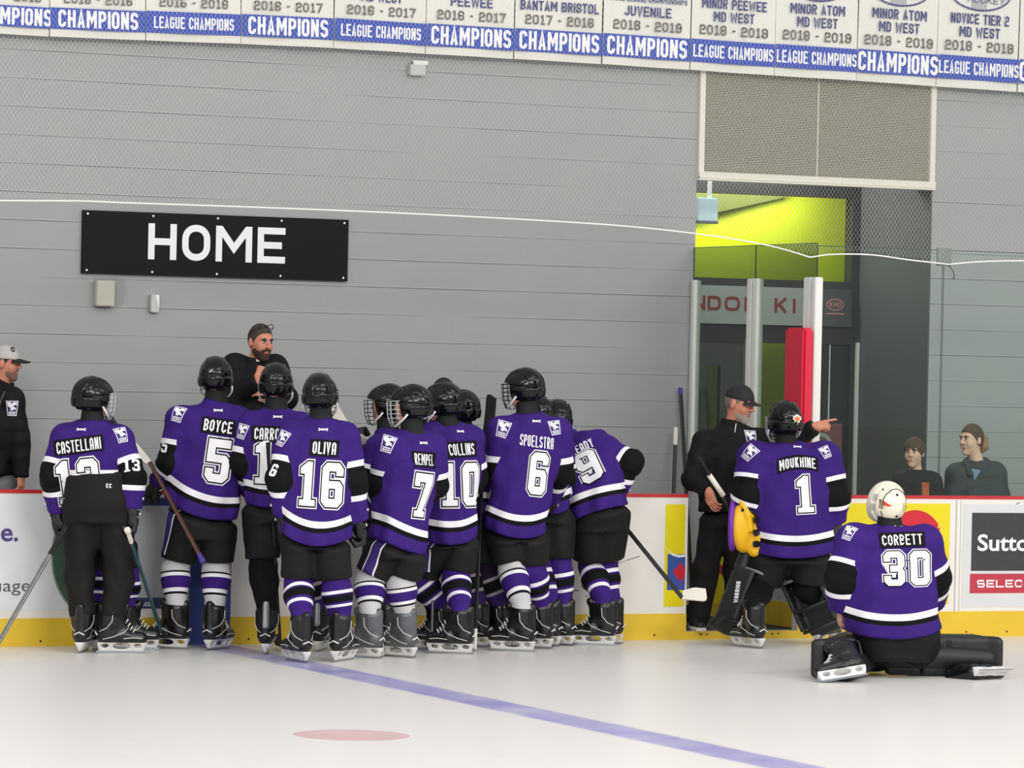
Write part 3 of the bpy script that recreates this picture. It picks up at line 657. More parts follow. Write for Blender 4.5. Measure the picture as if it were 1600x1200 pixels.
flat([(np.array([(0, 0), (1, 0), (1, 1), (0, 1)]), [(0, 1, 2, 3)], 0, 0)], atY(206, 934, -0.004)*[1, 0, 1]+[0, -0.0045, 0], (atY(262, 790, YA)-atY(206, 790, YA))*[1, 0, 0], (atY(206, 790, YA)-atY(206, 934, YA))*[0, 0, 1], (0, -1, 0), 'white_panel', [mat('ad_panel', (176, 178, 182), 0.5)], o)
adtext(o, 'ech.ca', 206, 236, 947, 937, WHITE, 0.02, capfix=0.9)
ADY = mat('ad_yellow', (230, 212, 16), 0.42, var=0.05, vscale=3); ADB = mat('ad_blue', (52, 84, 160), 0.45, var=0.06); ADR = mat('ad_red', (206, 32, 48), 0.45)
LEAF = [(0,-1),(.06,-1),(.05,-.45),(.5,-.55),(.42,-.35),(.95,.05),(.82,.12),(.92,.45),(.62,.38),(.55,.55),(.3,.25),(.4,.75),(.2,.65),(0,1)]
LEAF = LEAF + [(-x_, y_) for x_, y_ in LEAF[::-1][1:-1]] + [(-.06, -1)]
o, a, b = adbox('board_advertisement', 1037, 788, 1071.5, 948, ADY, 'yellow board advertisement with a red maple leaf left of the bench gate')
a1, b1 = atY(1042, 922, YA), atY(1071, 866, YA)
flat([(np.array([(a1[0], a1[2]), (b1[0], a1[2]), (b1[0], b1[2]), (a1[0], b1[2])]), [(0, 1, 2, 3)], 0, 0)], (0, -0.0035, 0), (1, 0, 0), (0, 0, 1), (0, -1, 0), 'blue_square', [ADB], o)
q = atY(1063, 896, YA); v, f = poly2d([LEAF]); v = v*[0.062, 0.085]; v[:, 0] = np.minimum(v[:, 0], b1[0]-q[0])
flat([(v, f, 0, 0)], (q[0], -0.0045, q[2]), (1, 0, 0), (0, 0, 1), (0, -1, 0), 'maple_leaf', [ADR], o)
sw = [atY(px, py, YA) for px, py in ((1042, 857), (1050, 864), (1058, 867), (1071, 867), (1071, 870), (1060, 871), (1050, 868))]
flat([(np.array([(p[0], p[2]) for p in sw]), [tuple(range(7))], 0, 0)], (0, -0.005, 0), (1, 0, 0), (0, 0, 1), (0, -1, 0), 'white_swoosh', [WHITE], o)
# the ad goes on over the return boards behind the gate
mb = MB(); xx = XR-0.006
yA, yB_ = atX(1178, 880, XR)[1], atX(1098, 880, XR)[1]
z0, z1 = atX(1130, 945, XR)[2], atX(1130, 808, XR)[2]
o = MB().box((xx, yA, z0), (XR, yB_, z1)).build('board_advertisement', ADY); tag(o, 'yellow panel with a large red letter inside the bench gate', 'advertisement')
v, f = fit2d('N', 0.62, 0.26, 0.05)
qn = atX(1122, 911, XR)
flat([(v, f, 0, 0)], (xx-0.002, qn[1], qn[2]), (0, -1, 0), (0, 0, 1), (-1, 0, 0), 'lettering', [ADR], o)
o, a, b = adbox('board_advertisement', 1247, 787, 1485, 945, ADY, 'yellow board advertisement with a red disc behind the kneeling goalie')
q = atY(1429, 851, YA)
MB().disc((q[0], -0.004, q[2]), (0.245, 0, 0), (0, 0, 0.255), 48).build('red_disc', [ADR], o)
adtext(o, "e's", 1452, 1475, 838, 822, mat('ad_script', (236, 214, 60), 0.5), 0.02, 0.3, 0.006, 1.3)
adtext(o, '.com', 1280, 1311, 859, 848, BLACK, 0.01, capfix=1.25)
a1, b1 = atY(1299, 900, YA), atY(1310, 864, YA)
flat([(np.array([(a1[0], a1[2]), (b1[0], a1[2]), (b1[0], b1[2]), (a1[0], b1[2])]), [(0, 1, 2, 3)], 0, 0)], (0, -0.0045, 0), (1, 0, 0), (0, 0, 1), (0, -1, 0), 'grey_square', [DGR], o)
o, a, b = adbox('board_advertisement', 1502, 789, 1720, 949, mat('ad_pale', (214, 215, 217), 0.42, var=0.07, vscale=4), 'dark and red board advertisement at the far right')
def adrect(o, px0, py0, px1, py1, M, nm, lift=0.004):
    a1, b1 = atY(px0, py1, YA), atY(px1, py0, YA)
    return flat([(np.array([(a1[0], a1[2]), (b1[0], a1[2]), (b1[0], b1[2]), (a1[0], b1[2])]), [(0, 1, 2, 3)], 0, 0)], (0, -lift, 0), (1, 0, 0), (0, 0, 1), (0, -1, 0), nm, [M], o)
adrect(o, 1517, 802, 1700, 892, mat('ad_charcoal', (56, 56, 60), 0.4, var=0.3, vscale=9), 'dark_panel')
adrect(o, 1515, 896, 1698, 927, mat('ad_crimson', (190, 52, 72), 0.45, var=0.06), 'red_strip')
adtext(o, 'Sutton', 1527, 1625, 860, 834, WHITE, 0.055, lift=0.006)
adtext(o, 'SELECT', 1526, 1612, 918, 906, WHITE, 0.03, lift=0.006)
tag(MB().box((atY(1493, 860, 0)[0]-0.004, -0.002, 0.19), (atY(1493, 860, 0)[0]+0.004, 0, HB-0.03)).box((atY(1500, 860, 0)[0]-0.002, -0.0015, 0.19), (atY(1500, 860, 0)[0]+0.002, 0, HB-0.03)).build('trim_board_joint', mat('joint_grey', (168, 168, 168), 0.5)), kind='structure')

# red padding on the post at the end of the bench
q0 = atY(1223, 515, 0.26); zt_ = atY(1250, 512, 0.0)[2]
pd = empty('post_padding', (XR-0.12, 0.1, HB), 'tall red foam pad on the glass post beside the bench gate', 'padding')
x0 = XR-0.105; x1 = XR-0.018
rel(MB().box((x0, -0.02, HB), (x1, 0.27, zt_)), 'foam_pad', mat('red_vinyl', (214, 22, 58), 0.42, bump=0.1, bscale=8), pd, (XR-0.12, 0.1, HB), bevel=0.018, smooth=False)
# maroon notice behind the glass
a, b = atY(1268, 775, 1.1), atY(1316, 662, 1.1)
o = MB().box((a[0], 1.1, 0.06), (b[0], 1.13, b[2])).build('maroon_board', mat('maroon', (92, 42, 48), 0.5)); tag(o, 'maroon board with a grey ring behind the glass right of the gate', 'sign')
q = atY(1284, 694, 1.097); v, f = poly2d([ring2d(0.085, 0.085), ring2d(0.055, 0.055)])
flat([(v, f, 0, 0)], q, (1, 0, 0), (0, 0, 1), (0, -1, 0), 'grey_ring', [mat('ring_grey', (128, 128, 130), 0.5)], o)

# far side of the rink (behind the photographer's end, seen in the glass): boards and dark stands
tag(MB().box((-30, -24.7, 0.0), (30, -24.5, 1.15)).build('wall_opposite_boards', HDPE), kind='structure')
# ================================================================== SHAPING: distance fields turned into meshes
def nets(fn, xs, ys, zs):
    nx, ny, nz = len(xs), len(ys), len(zs)
    g = np.stack(np.meshgrid(xs, ys, zs, indexing='ij'), -1).reshape(-1, 3)
    F = np.concatenate([fn(g[i:i+400000]) for i in range(0, len(g), 400000)]).reshape(nx, ny, nz)
    F[[0, -1]] = np.abs(F[[0, -1]])+1e-4; F[:, [0, -1]] = np.abs(F[:, [0, -1]])+1e-4; F[:, :, [0, -1]] = np.abs(F[:, :, [0, -1]])+1e-4
    I = F < 0
    c = np.zeros((nx-1, ny-1, nz-1), int)
    for a in (0, 1):
        for b in (0, 1):
            for d in (0, 1): c += I[a:nx-1+a, b:ny-1+b, d:nz-1+d]
    act = (c > 0) & (c < 8); ii, jj, kk = np.nonzero(act); n = len(ii)
    idx = -np.ones(act.shape, int); idx[act] = np.arange(n)
    acc = np.zeros((n, 3)); cnt = np.zeros(n); X = (xs, ys, zs)
    for ax in range(3):
        for u in (0, 1):
            for v in (0, 1):
                o = [0, 0, 0]; oth = [q for q in range(3) if q != ax]; o[oth[0]] = u; o[oth[1]] = v
                a0, b0, c0 = ii+o[0], jj+o[1], kk+o[2]; e = [0, 0, 0]; e[ax] = 1
                f0 = F[a0, b0, c0]; f1 = F[a0+e[0], b0+e[1], c0+e[2]]; h = (f0 < 0) != (f1 < 0)
                t = np.where(h, f0/np.where(h, f0-f1, 1), 0)
                p = np.stack([xs[a0], ys[b0], zs[c0]], 1); A = (a0, b0, c0)[ax]
                p[:, ax] = X[ax][A]+t*(X[ax][A+1]-X[ax][A])
                acc[h] += p[h]; cnt[h] += 1
    V = acc/cnt[:, None]; Q = []
    for ax in range(3):
        o1, o2 = [q for q in range(3) if q != ax]
        s0 = [slice(None)]*3; s1 = [slice(None)]*3; s0[ax] = slice(0, -1); s1[ax] = slice(1, None)
        A, B_ = I[tuple(s0)], I[tuple(s1)]; ch = A != B_
        pts = np.argwhere(ch); pts = pts[(pts[:, o1] > 0) & (pts[:, o2] > 0) & (pts[:, o1] < (nx, ny, nz)[o1]-1) & (pts[:, o2] < (nx, ny, nz)[o2]-1)]
        if not len(pts): continue
        def cell(d1, d2):
            q = pts.copy(); q[:, o1] += d1; q[:, o2] += d2; return idx[q[:, 0], q[:, 1], q[:, 2]]
        q = np.stack([cell(-1, -1), cell(0, -1), cell(0, 0), cell(-1, 0)], 1)
        ins = A[pts[:, 0], pts[:, 1], pts[:, 2]]
        if ax == 1: ins = ~ins
        q[~ins] = q[~ins][:, ::-1]; Q.append(q)
    return V, np.concatenate(Q)
def grid(lo, hi, h, fine=()):
    """axis values with finer spacing inside the given boxes"""
    out = []
    for a in range(3):
        x = lo[a]; L = [x]
        while x < hi[a]:
            st = h
            for flo, fhi, fh in fine:
                if flo[a]-1e-9 <= x <= fhi[a]: st = min(st, fh)
                elif x < flo[a] < x+st: st = max(fh, flo[a]-x)
            x += st; L.append(x)
        out.append(np.array(L))
    return out
def sdf_mesh(name, fn, lo, hi, h, fine=(), attrs=None, off=(0, 0, 0), flip=False):
    V, Q = nets(fn, *grid(lo, hi, h, fine))
    me = bpy.data.meshes.new(name); W = V-np.asarray(off)
    me.vertices.add(len(W)); me.vertices.foreach_set('co', W.astype(np.float32).ravel())
    me.loops.add(4*len(Q)); me.polygons.add(len(Q))
    me.loops.foreach_set('vertex_index', Q.astype(np.int32).ravel())
    me.polygons.foreach_set('loop_start', np.arange(0, 4*len(Q), 4, dtype=np.int32))
    me.update(calc_edges=True); me.validate()
    if attrs:
        for k, arr in attrs(V).items():
            a = me.attributes.new(k, 'FLOAT', 'POINT'); a.data.foreach_set('value', np.asarray(arr, np.float32))
    me.shade_smooth()
    return me, V, Q
def smin(a, b, k):
    h = np.clip(0.5+0.5*(b-a)/k, 0, 1); return b+(a-b)*h-k*h*(1-h)
def smax(a, b, k): return -smin(-a, -b, k)
def cone(p, a, b, r1, r2):
    a = np.asarray(a); ab = np.asarray(b)-a; pa = p-a
    t = np.clip(pa @ ab/max(ab @ ab, 1e-9), 0, 1); return np.linalg.norm(pa-t[:, None]*ab, axis=1)-(r1+(r2-r1)*t)
def ell(p, c, r):
    q = p-np.asarray(c); r = np.asarray(r, float); k0 = np.linalg.norm(q/r, axis=1); k1 = np.linalg.norm(q/(r*r), axis=1)
    return k0*(k0-1)/np.maximum(k1, 1e-6)
def boxd(p, c, hs, r=0.0):
    q = np.abs(p-np.asarray(c))-(np.asarray(hs)-r)
    return np.linalg.norm(np.maximum(q, 0), axis=1)+np.minimum(q.max(1), 0)-r
def chain(p, pts, rad, k=0.02):
    d = None
    for i in range(len(pts)-1):
        e = cone(p, pts[i], pts[i+1], rad[i], rad[i+1]); d = e if d is None else smin(d, e, k)
    return d
def tube2(p, nodes, right, fwd, n=2.3, flat0=None):
    """soft tube through nodes (centre, half width, half depth)"""
    best = None
    for (c0, a0, b0), (c1, a1, b1) in zip(nodes[:-1], nodes[1:]):
        c0 = np.asarray(c0); ab = np.asarray(c1)-c0; L = np.linalg.norm(ab); pa = p-c0
        t = pa @ ab/(L*L); tc = np.clip(t, 0, 1); tt = tc*tc*(3-2*tc)*0.5+tc*0.5
        q = pa-tc[:, None]*ab; a = a0+(a1-a0)*tt; b = b0+(b1-b0)*tt
        e = (np.abs(q @ right/a)**n+np.abs(q @ fwd/b)**n)**(1/n)
        ax = np.abs(t-tc)*L
        d = (e-1)*np.minimum(a, b); ax = np.maximum(ax-.035, 0); d = np.where(ax > 0, np.sqrt(np.maximum(d, 0)**2+ax**2), d)
        best = d if best is None else np.minimum(best, d)
    return best
def frame_rot(yaw, pitch=0.0, roll=0.0):
    """columns: right, forward, up; yaw 0 = facing away from the stands, + = turned to the picture's right"""
    f = math.cos(yaw)*VD+math.sin(yaw)*VR; r = math.cos(yaw)*VR-math.sin(yaw)*VD
    f2 = math.cos(pitch)*f+math.sin(pitch)*UP; u = np.cross(r, f2)
    r2 = math.cos(roll)*r+math.sin(roll)*u; u2 = -math.sin(roll)*r+math.cos(roll)*u
    return np.stack([r2, f2, u2], 1)
def place(o, R, loc):
    m = Matrix.Identity(4)
    for i in range(3):
        for j_ in range(3): m[i][j_] = R[i, j_]
        m[i][3] = loc[i]
    o.matrix_local = m

# ------------------------------------------------------------------ cloth materials
PUR, BLK, WHT, GRY = lin((56, 30, 112)), lin((15, 14, 15)), lin((236, 234, 238)), lin((196, 194, 196))
def cloth(name, stops_v=None, stops_u=None, rough=0.75, bump=0.25):
    M = mat(name, (70, 44, 150), rough, spec=0.15); n = NT(M); vv = n.attr('v'); uu = n.attr('u'); mk = n.attr('m')
    c = n.ramp(vv, stops_v)
    if stops_u: c = n.mix(n.math('GREATER_THAN', mk, 0.5), c, n.ramp(uu, stops_u))
    no = n.noise(n.coord('Object'), 9, 4)
    hs_ = n.t.nodes.new('ShaderNodeHueSaturation'); n.t.links.new(c, hs_.inputs['Color']); n.t.links.new(n.math('MULTIPLY_ADD', no, 0.35, 0.83), hs_.inputs['Value'])
    n.color(hs_.outputs[0])
    tx = n.noise(n.coord('Object', (1, 1, .45)), 16, 3)
    n.bump(n.math('ADD', n.math('MULTIPLY', tx, 1.0), n.math('MULTIPLY', n.noise(n.coord('Object'), 420, 1), 0.06)), bump, 0.02)
    return M
JERSEY = cloth('purple_jersey', [(0, PUR), (.085, BLK), (.115, WHT), (.158, PUR)], [(0, PUR), (.30, WHT), (.37, BLK), (.67, WHT), (.74, PUR)])
SOCKA = cloth('purple_sock', [(0, PUR), (.30, WHT), (.38, PUR), (.42, BLK), (.60, PUR), (.66, WHT), (.73, PUR)])
SOCKB = cloth('white_sock', [(0, GRY), (.27, BLK), (.31, WHT), (.39, PUR), (.64, WHT), (.72, BLK), (.77, GRY)])
SOCKK = cloth('black_sock', [(0, BLK)])
SOCKC = cloth('dark_sock', [(0, lin((34, 22, 44))), (.33, lin((150, 140, 150))), (.40, BLK), (.66, lin((150, 140, 150))), (.73, lin((50, 32, 90)))])
PANTS = mat('black_pants', (17, 15, 15), 0.7, bump=0.3, bscale=14, spec=0.3)
TRACK = mat('black_track_pants', (24, 21, 21), 0.75, bump=0.35, bscale=10, spec=0.25)
JACKET = mat('black_jacket', (14, 14, 15), 0.75, bump=0.35, bscale=9, spec=0.25)
NAVYJ = mat('dark_navy_jacket', (13, 14, 18), 0.75, bump=0.35, bscale=9, spec=0.25)
GLOVE = mat('black_glove', (16, 16, 17), 0.5, bump=0.2, bscale=60)
NECKM = mat('black_collar', (14, 13, 14), 0.8)
SHELL = mat('helmet_black', (9, 9, 10), 0.2, spec=0.3, coat=0.12)
STRAP = mat('white_strap', (226, 224, 220), 0.5)
WIRE = mat('cage_wire', (60, 62, 66), 0.3, 0.8); WIREW = mat('cage_white', (200, 200, 202), 0.35)
BOOT = mat('skate_black', (16, 16, 18), 0.3, bump=0.1, bscale=50); BOOTS = mat('skate_silver', (92, 94, 98), 0.35, 0.3, var=0.3, vscale=18)
HOLD = mat('skate_holder', (214, 213, 212), 0.4); STEEL = mat('blade_steel', (170, 172, 176), 0.25, 0.9); LACE = mat('lace', (226, 224, 220), 0.7)
NUMW = mat('number_white', (238, 236, 240), 0.6); NUMK = mat('number_black', (11, 10, 12), 0.7, spec=0.2)
PATCHP = mat('patch_purple', (56, 30, 112), 0.7)
def skin_mat(name, rgb):
    M = mat(name, rgb, 0.5, spec=0.35); n = NT(M); c = n.mix(n.attr('lip'), lin(rgb), lin((rgb[0]*.80, rgb[1]*.58, rgb[2]*.58)))
    no = n.noise(n.coord('Object'), 30, 4); c = n.mix(n.math('MULTIPLY', no, 0.35), c, lin((rgb[0]*.92, rgb[1]*.76, rgb[2]*.72)))
    n.color(c); n.b.inputs['Subsurface Weight'].default_value = 0.08; n.b.inputs['Subsurface Radius'].default_value = (0.01, 0.004, 0.002); return M
SKIN = skin_mat('skin_fair', (214, 164, 140)); SKINR = skin_mat('skin_ruddy', (206, 140, 114)); SKINP = skin_mat('skin_pale', (226, 186, 166))

# ------------------------------------------------------------------ shared prototypes (mesh data reused by every copy)
PROTO = {}
def f_helmet(p):
    x, y, z = p[:, 0], p[:, 1], p[:, 2]
    d = ell(p, (0, -0.004, 0.012), (0.113, 0.141, 0.124))
    d = np.minimum(d, ell(p, (0, -0.02, 0.02), (0.106, 0.13, 0.124)))
    for s in (-1, 1):                                                     # raised ridges, side bulge
        e = np.maximum(ell(p, (0, -0.008, 0.014), (0.119, 0.148, 0.131)), np.abs(x-s*(0.045+0.12*np.clip(y+.05, -.1, .1)*0.3))-0.016); d = smin(d, e, 0.008)
    e = np.maximum(ell(p, (0, -0.02, -0.02), (0.118, 0.138, 0.11)), np.abs(z+0.035)-0.03); d = smin(d, e, 0.01)
    zc = np.interp(y, [-.15, -.06, 0.0, .045, .06, .15], [-.078, -.085, -.088, -.07, .035, .052])
    d = smax(d, zc-z, 0.006)
    for s in (-1, 1):                                                     # ear opening and vents
        d = smax(d, -ell(p, (s*0.115, 0.01, -0.05), (0.03, 0.028, 0.026)), 0.005)
        for (vx, vy, vz, ty, tz) in ((.026, .07, .115, -.04, .018), (.030, -.005, .136, -.045, .0), (.072, .03, .105, -.05, .01), (.088, -.05, .075, -.04, -.012), (.034, -.10, .094, -.018, -.03), (.06, -.118, .035, -.004, -.035)):
            a = np.array([s*vx, vy, vz]); b = a+np.array([s*.004, ty, tz]); d = smax(d, -cone(p, a, b, .0085, .0065), 0.004)
    seam = np.abs(z-0.018-0.12*(y+.0))-0.0022; d = np.where((y < .06) & (np.abs(x) > .05), smax(d, -np.maximum(seam, np.abs(d)-.006), .002), d)
    return d
def proto():
    PROTO['helmet'] = sdf_mesh('helmet', f_helmet, (-.14, -.17, -.11), (.14, .17, .16), 0.0042)[0]
    # wire cage
    for nm in ('cage',):
        mb = MB()
        def pt(a, z):
            k = 1-0.25*max(0, (-z-.07)/.08); return (0.112*math.sin(a)*k*1.02, 0.03+0.125*math.cos(a)*k, z)
        for z in (.035, .008, -.02, -.048, -.076, -.104, -.13): mb.tube([pt(math.radians(a), z) for a in range(-80 if z > -.09 else -55, (81 if z > -.09 else 56), 10)], 0.0024, 5)
        for a in (-72, -48, -24, 0, 24, 48, 72): mb.tube([pt(math.radians(a*(1 if z > -.1 else .9)), z) for z in np.linspace(.035, -.13 if abs(a) < 60 else -.09, 8)], 0.0024, 5)
        me = mesh('face_cage', mb.v, mb.f); me.shade_smooth(); PROTO['cage'] = me
    mb = MB()
    for s in (-1, 1): mb.tube([(s*.112, 0.0, -.055), (s*.108, .03, -.085), (s*.085, .07, -.115), (s*.045, .10, -.130), (0, .105, -.134)], 0.0065, 6)
    me = mesh('chin_strap', mb.v, mb.f); me.shade_smooth(); PROTO['strap'] = me
    # skate
    def f_boot(p):
        x, y, z = p[:, 0], p[:, 1], p[:, 2]
        d = chain(p, [(0, -.085, .105), (0, .02, .098), (0, .125, .088)], [.042, .045, .040], .02)
        d = smin(d, chain(p, [(0, -.07, .11), (0, -.055, .19), (0, -.05, .236)], [.048, .062, .069], .02), .03)
        d = smin(d, cone(p, (0, .02, .12), (0, .0, .23), .034, .04), .03)
        d = smin(d, np.maximum(cone(p, (0, -.105, .1), (0, -.108, .272), .026, .024), np.abs(x)-.03), .015)
        d = smin(d, cone(p, (0, .0, .22), (0, .035, .275), .03, .026), .015)
        d = np.maximum(d, np.abs(x)-np.interp(z, [.09, .19], [.055, .072])); d = smax(d, .064-z, .006)
        return d
    PROTO['boot'] = sdf_mesh('skate', f_boot, (-.07, -.15, .05), (.07, .19, .33), .0062)[0]
    def f_hold(p):
        x, y, z = p[:, 0], p[:, 1], p[:, 2]; w_ = np.interp(z, [.012, .03, .065], [.007, .012, .030])
        pr = np.maximum(np.abs(y-.012)-.142+np.clip(.05-z, 0, .05)*.3, np.maximum(.012-z, z-.066)); d = smax(np.abs(x)-w_, pr, .008)
        hole = ((np.abs(y-.012)/.05)**2.5+(np.abs(z-.044)/.017)**2.5)**.4; d = smax(d, (1-hole)*.017, .006)
        for yy in (-.085, .105): d = smax(d, -((((y-yy)/.022)**2+((z-.046)/.012)**2)**.5-1)*.012, .004)
        return d
    PROTO['holder'] = sdf_mesh('blade_holder', f_hold, (-.045, -.16, .0), (.045, .18, .08), .0045)[0]
    bl = [(-.135, .016), (-.130, .004), (-.10, .0), (.12, .0), (.155, .006), (.162, .018)]
    mb = MB().prism(bl, (-.0016, 0, 0), (0, 1, 0), (0, 0, 1), (.0032, 0, 0)); PROTO['blade'] = mesh('blade', mb.v, mb.f)
    mb = MB()
    for i in range(7):
        t = i/6; y = .088-.10*t+.012*t*t*2; z = .137+.135*t**1.3; w_ = .026+.004*t
        mb.tube([(-w_, y-.012, z-.012), (-w_*.4, y, z+.002), (w_*.4, y+.004, z+.006), (w_, y-.006, z-.002)], .0034, 5)
        mb.tube([(w_, y-.012, z-.012), (w_*.4, y, z+.004), (-w_*.4, y+.004, z+.008), (-w_, y-.006, z-.002)], .0034, 5)
    me = mesh('laces', mb.v, mb.f); me.shade_smooth(); PROTO['laces'] = me
    def f_tendon(p):
        return np.maximum(smax(cone(p, (0, -.112, .17), (0, -.116, .30), .024, .02), -cone(p, (0, -.09, .16), (0, -.09, .32), .03, .03), .006), np.abs(p[:, 0])-.022)
    PROTO['tendon'] = sdf_mesh('tendon_guard', f_tendon, (-.04, -.16, .14), (.04, -.06, .34), .005)[0]
    bt = BVHTree.FromPolygons([v.co for v in PROTO['boot'].vertices], [tuple(p.vertices) for p in PROTO['boot'].polygons]); mb = MB()
    for s in (-1, 1):
        for L in ([(-.10, .085), (-.04, .10), (.02, .125), (.05, .15)], [(-.12, .13), (-.08, .15), (-.05, .19), (-.045, .24)], [(.02, .09), (.08, .095), (.13, .09)]):
            P = []
            for i in range(len(L)-1):
                for t in (0, .5): P.append((L[i][0]+(L[i+1][0]-L[i][0])*t, L[i][1]+(L[i+1][1]-L[i][1])*t))
            P.append(L[-1]); W_ = []
            for y, z in P:
                h_ = bt.ray_cast(Vector((s*.2, y, z)), Vector((-s, 0, 0)))[0]
                if h_ is not None: W_.append(np.array(h_)+[s*.001, 0, 0])
            if len(W_) > 1: mb.tube(W_, .0022, 5)
    mb.tube([(-.03, -.132, .11), (0, -.142, .125), (.03, -.132, .11)], .004, 5)
    PROTO['piping'] = mesh('piping', mb.v, mb.f)
    # hockey glove: wrist at origin, fingers along +z, back of the hand towards +y
    def f_glove(p):
        d = chain(p, [(0, 0, -.11), (0, 0, -.02)], [.066, .052], .02); d = np.maximum(d, -.105-p[:, 2])
        d = smin(d, boxd(p, (0, .008, .035), (.052, .034, .055), .026), .015)
        for i in range(4):
            x = -.039+.026*i; L = (.062, .072, .07, .055)[i]
            d = smin(d, chain(p, [(x, .02, .075), (x, .014, .075+L*.55), (x, -.024, .075+L*.72), (x, -.045, .075+L*.25)], [.0165, .0165, .0155, .014], .006), .006)
        d = smin(d, chain(p, [(.046, -.005, .01), (.068, -.03, .045), (.05, -.055, .075)], [.02, .018, .015], .01), .01)
        for zz in (-.06, -.01, .03): d = smax(d, -np.maximum(np.abs(p[:, 2]-zz)-.004, .022-p[:, 1]-.0), .004) if zz > -.05 else d
        return d
    PROTO['glove'] = sdf_mesh('glove', f_glove, (-.1, -.1, -.13), (.11, .09, .17), .0062)[0]
    mb = MB()
    for zz in (-.075, .012): mb.obox((0, .060 if zz < 0 else .044, zz), (.034, 0, 0), (0, .004, 0), (0, 0, .006))
    PROTO['glovetrim'] = mesh('white_trim', mb.v, mb.f)
proto()
def inst(name, key, mats, parent, R=None, loc=(0, 0, 0)):
    me = PROTO[key]
    k = (key, tuple(M.name for M in (mats if isinstance(mats, (list, tuple)) else [mats])))
    if k not in PROTO:
        me2 = me if len(me.materials) == 0 else me.copy()
        if len(me2.materials): me2.materials.clear()
        for M in (mats if isinstance(mats, (list, tuple)) else [mats]): me2.materials.append(M)
        PROTO[k] = me2
    o = bpy.data.objects.new(name, PROTO[k]); COL.objects.link(o); o.parent = parent
    place(o, np.eye(3) if R is None else R, loc); return o

# ------------------------------------------------------------------ lettering laid on cloth
def bvh_of(V, Q): return BVHTree.FromPolygons([tuple(v) for v in V], [tuple(q) for q in Q])
def hit(bvh, px, py):
    d = ray(px, py); r = bvh.ray_cast(Vector(CP), Vector(d/np.linalg.norm(d)))
    if r[0] is None: return None, None
    return np.array(r[0]), np.array(r[1])
def drape(bvh, layers, o, right, up, out, name, mats, parent, off, step=0.02, reach=0.16):
    """flat artwork projected onto a surface along -out; layers = [(verts2d, faces, material, lift)]"""
    mb = MB(); o = np.asarray(o)
    for v, f, mi, lift in layers:
        b = bmesh.new(); vs = [b.verts.new((float(p[0]), float(p[1]), float(p[2]) if len(p) > 2 else 0.0)) for p in v]
        for q in f:
            try: b.faces.new([vs[i] for i in q])
            except ValueError: pass
        v2 = np.asarray(v); 
        for ax in (0, 1):
            for s in np.arange(math.floor(v2[:, ax].min()/step)*step+step, v2[:, ax].max(), step):
                co_ = [0, 0, 0]; no_ = [0, 0, 0]; co_[ax] = float(s); no_[ax] = 1
                bmesh.ops.bisect_plane(b, geom=list(b.verts)+list(b.edges)+list(b.faces), plane_co=co_, plane_no=no_)
        b.verts.index_update(); P = []
        for q in b.verts:
            s = o+right*q.co[0]+up*q.co[1]
            r = bvh.ray_cast(Vector(s+out*reach), Vector(-out), 2*reach)
            if r[0] is None:
                r = bvh.find_nearest(Vector(s))
            h = np.array(r[0]); P.append(h+out*(lift+q.co[2])+0*h)
        mb.add([p-off for p in P], [tuple(x_.index for x_ in fc.verts) for fc in b.faces], mi); b.free()
    me = mesh(name, mb.v, mb.f, mb.mi); return link(name, me, mats, parent, smooth=True)
def ua2d(s):
    """the small maker's mark: two arcs crossing"""
    U = _arc(0, .62, .62, .80, 195, 345, 8); D = _arc(0, -.62, .62, .80, 165, 15, 8); V = []; F = []
    for k, st in enumerate((U, D)):
        v, f = stroke2d(st, .26); n0 = len(V); V += [(p[0]*s*1.9, p[1]*s*.85, .0003*k) for p in v]; F += [tuple(i+n0 for i in q) for q in f]
    return np.array(V), F
CR1 = [[(-.42, .5), (.42, .5), (.30, -.5), (-.30, -.5)]]
CRIN = [[(-.37, .45), (.37, .45), (.26, -.45), (-.26, -.45)]]
CRH = [[(-.34, .40), (-.12, .42), (-.02, .30), (.10, .42), (.34, .40), (.30, .20), (.16, .24), (.05, .12), (.20, .06), (.28, -.10), (.10, -.06), (.0, -.16), (-.14, -.10), (-.08, .02), (-.2, .08), (-.3, .16)],
       [(-.24, -.22), (.24, -.22), (.22, -.28), (-.22, -.28)], [(-.22, -.32), (-.08, -.32), (-.08, -.41), (-.2, -.41)], [(-.04, -.32), (.07, -.32), (.07, -.41), (-.04, -.41)], [(.11, -.32), (.22, -.32), (.2, -.41), (.11, -.41)]]
def crest2d(s, white=0, purple=1):
    out = []
    for P, mi, l in ((CR1, white, .002), (CRIN, purple, .0027), (CRH, white, .0034)):
        v, f = poly2d(P); out.append((v*s, f, mi, l))
    return out
# ================================================================== PEOPLE
rad = math.radians
def head_sdf(q):
    d = ell(q, (0, -.008, .02), (.077, .097, .103))
    d = smin(d, ell(q, (0, .022, -.055), (.058, .070, .072)), .03)
    d = smin(d, ell(q, (0, .070, -.106), (.026, .02, .02)), .025)
    d = smin(d, cone(q, (-.036, .080, .030), (.036, .080, .030), .012, .012), .016)
    for s in (-1, 1):
        d = smin(d, ell(q, (s*.036, .060, -.028), (.026, .027, .033)), .02)
        d = smax(d, -ell(q, (s*.031, .100, .008), (.017, .014, .010)), .010)
        d = smin(d, ell(q, (s*.080, -.008, -.008), (.011, .020, .033)), .006)
    d = smin(d, cone(q, (0, .090, .016), (0, .112, -.022), .008, .012), .010)
    for s in (-1, 1): d = smin(d, ell(q, (s*.012, .100, -.026), (.009, .010, .008)), .006)
    d = smin(d, cone(q, (-.017, .086, -.064), (.017, .086, -.064), .0085, .0085), .010)
    return smax(d, -cone(q, (-.021, .099, -.0645), (.021, .099, -.0645), .0022, .0022), .004)
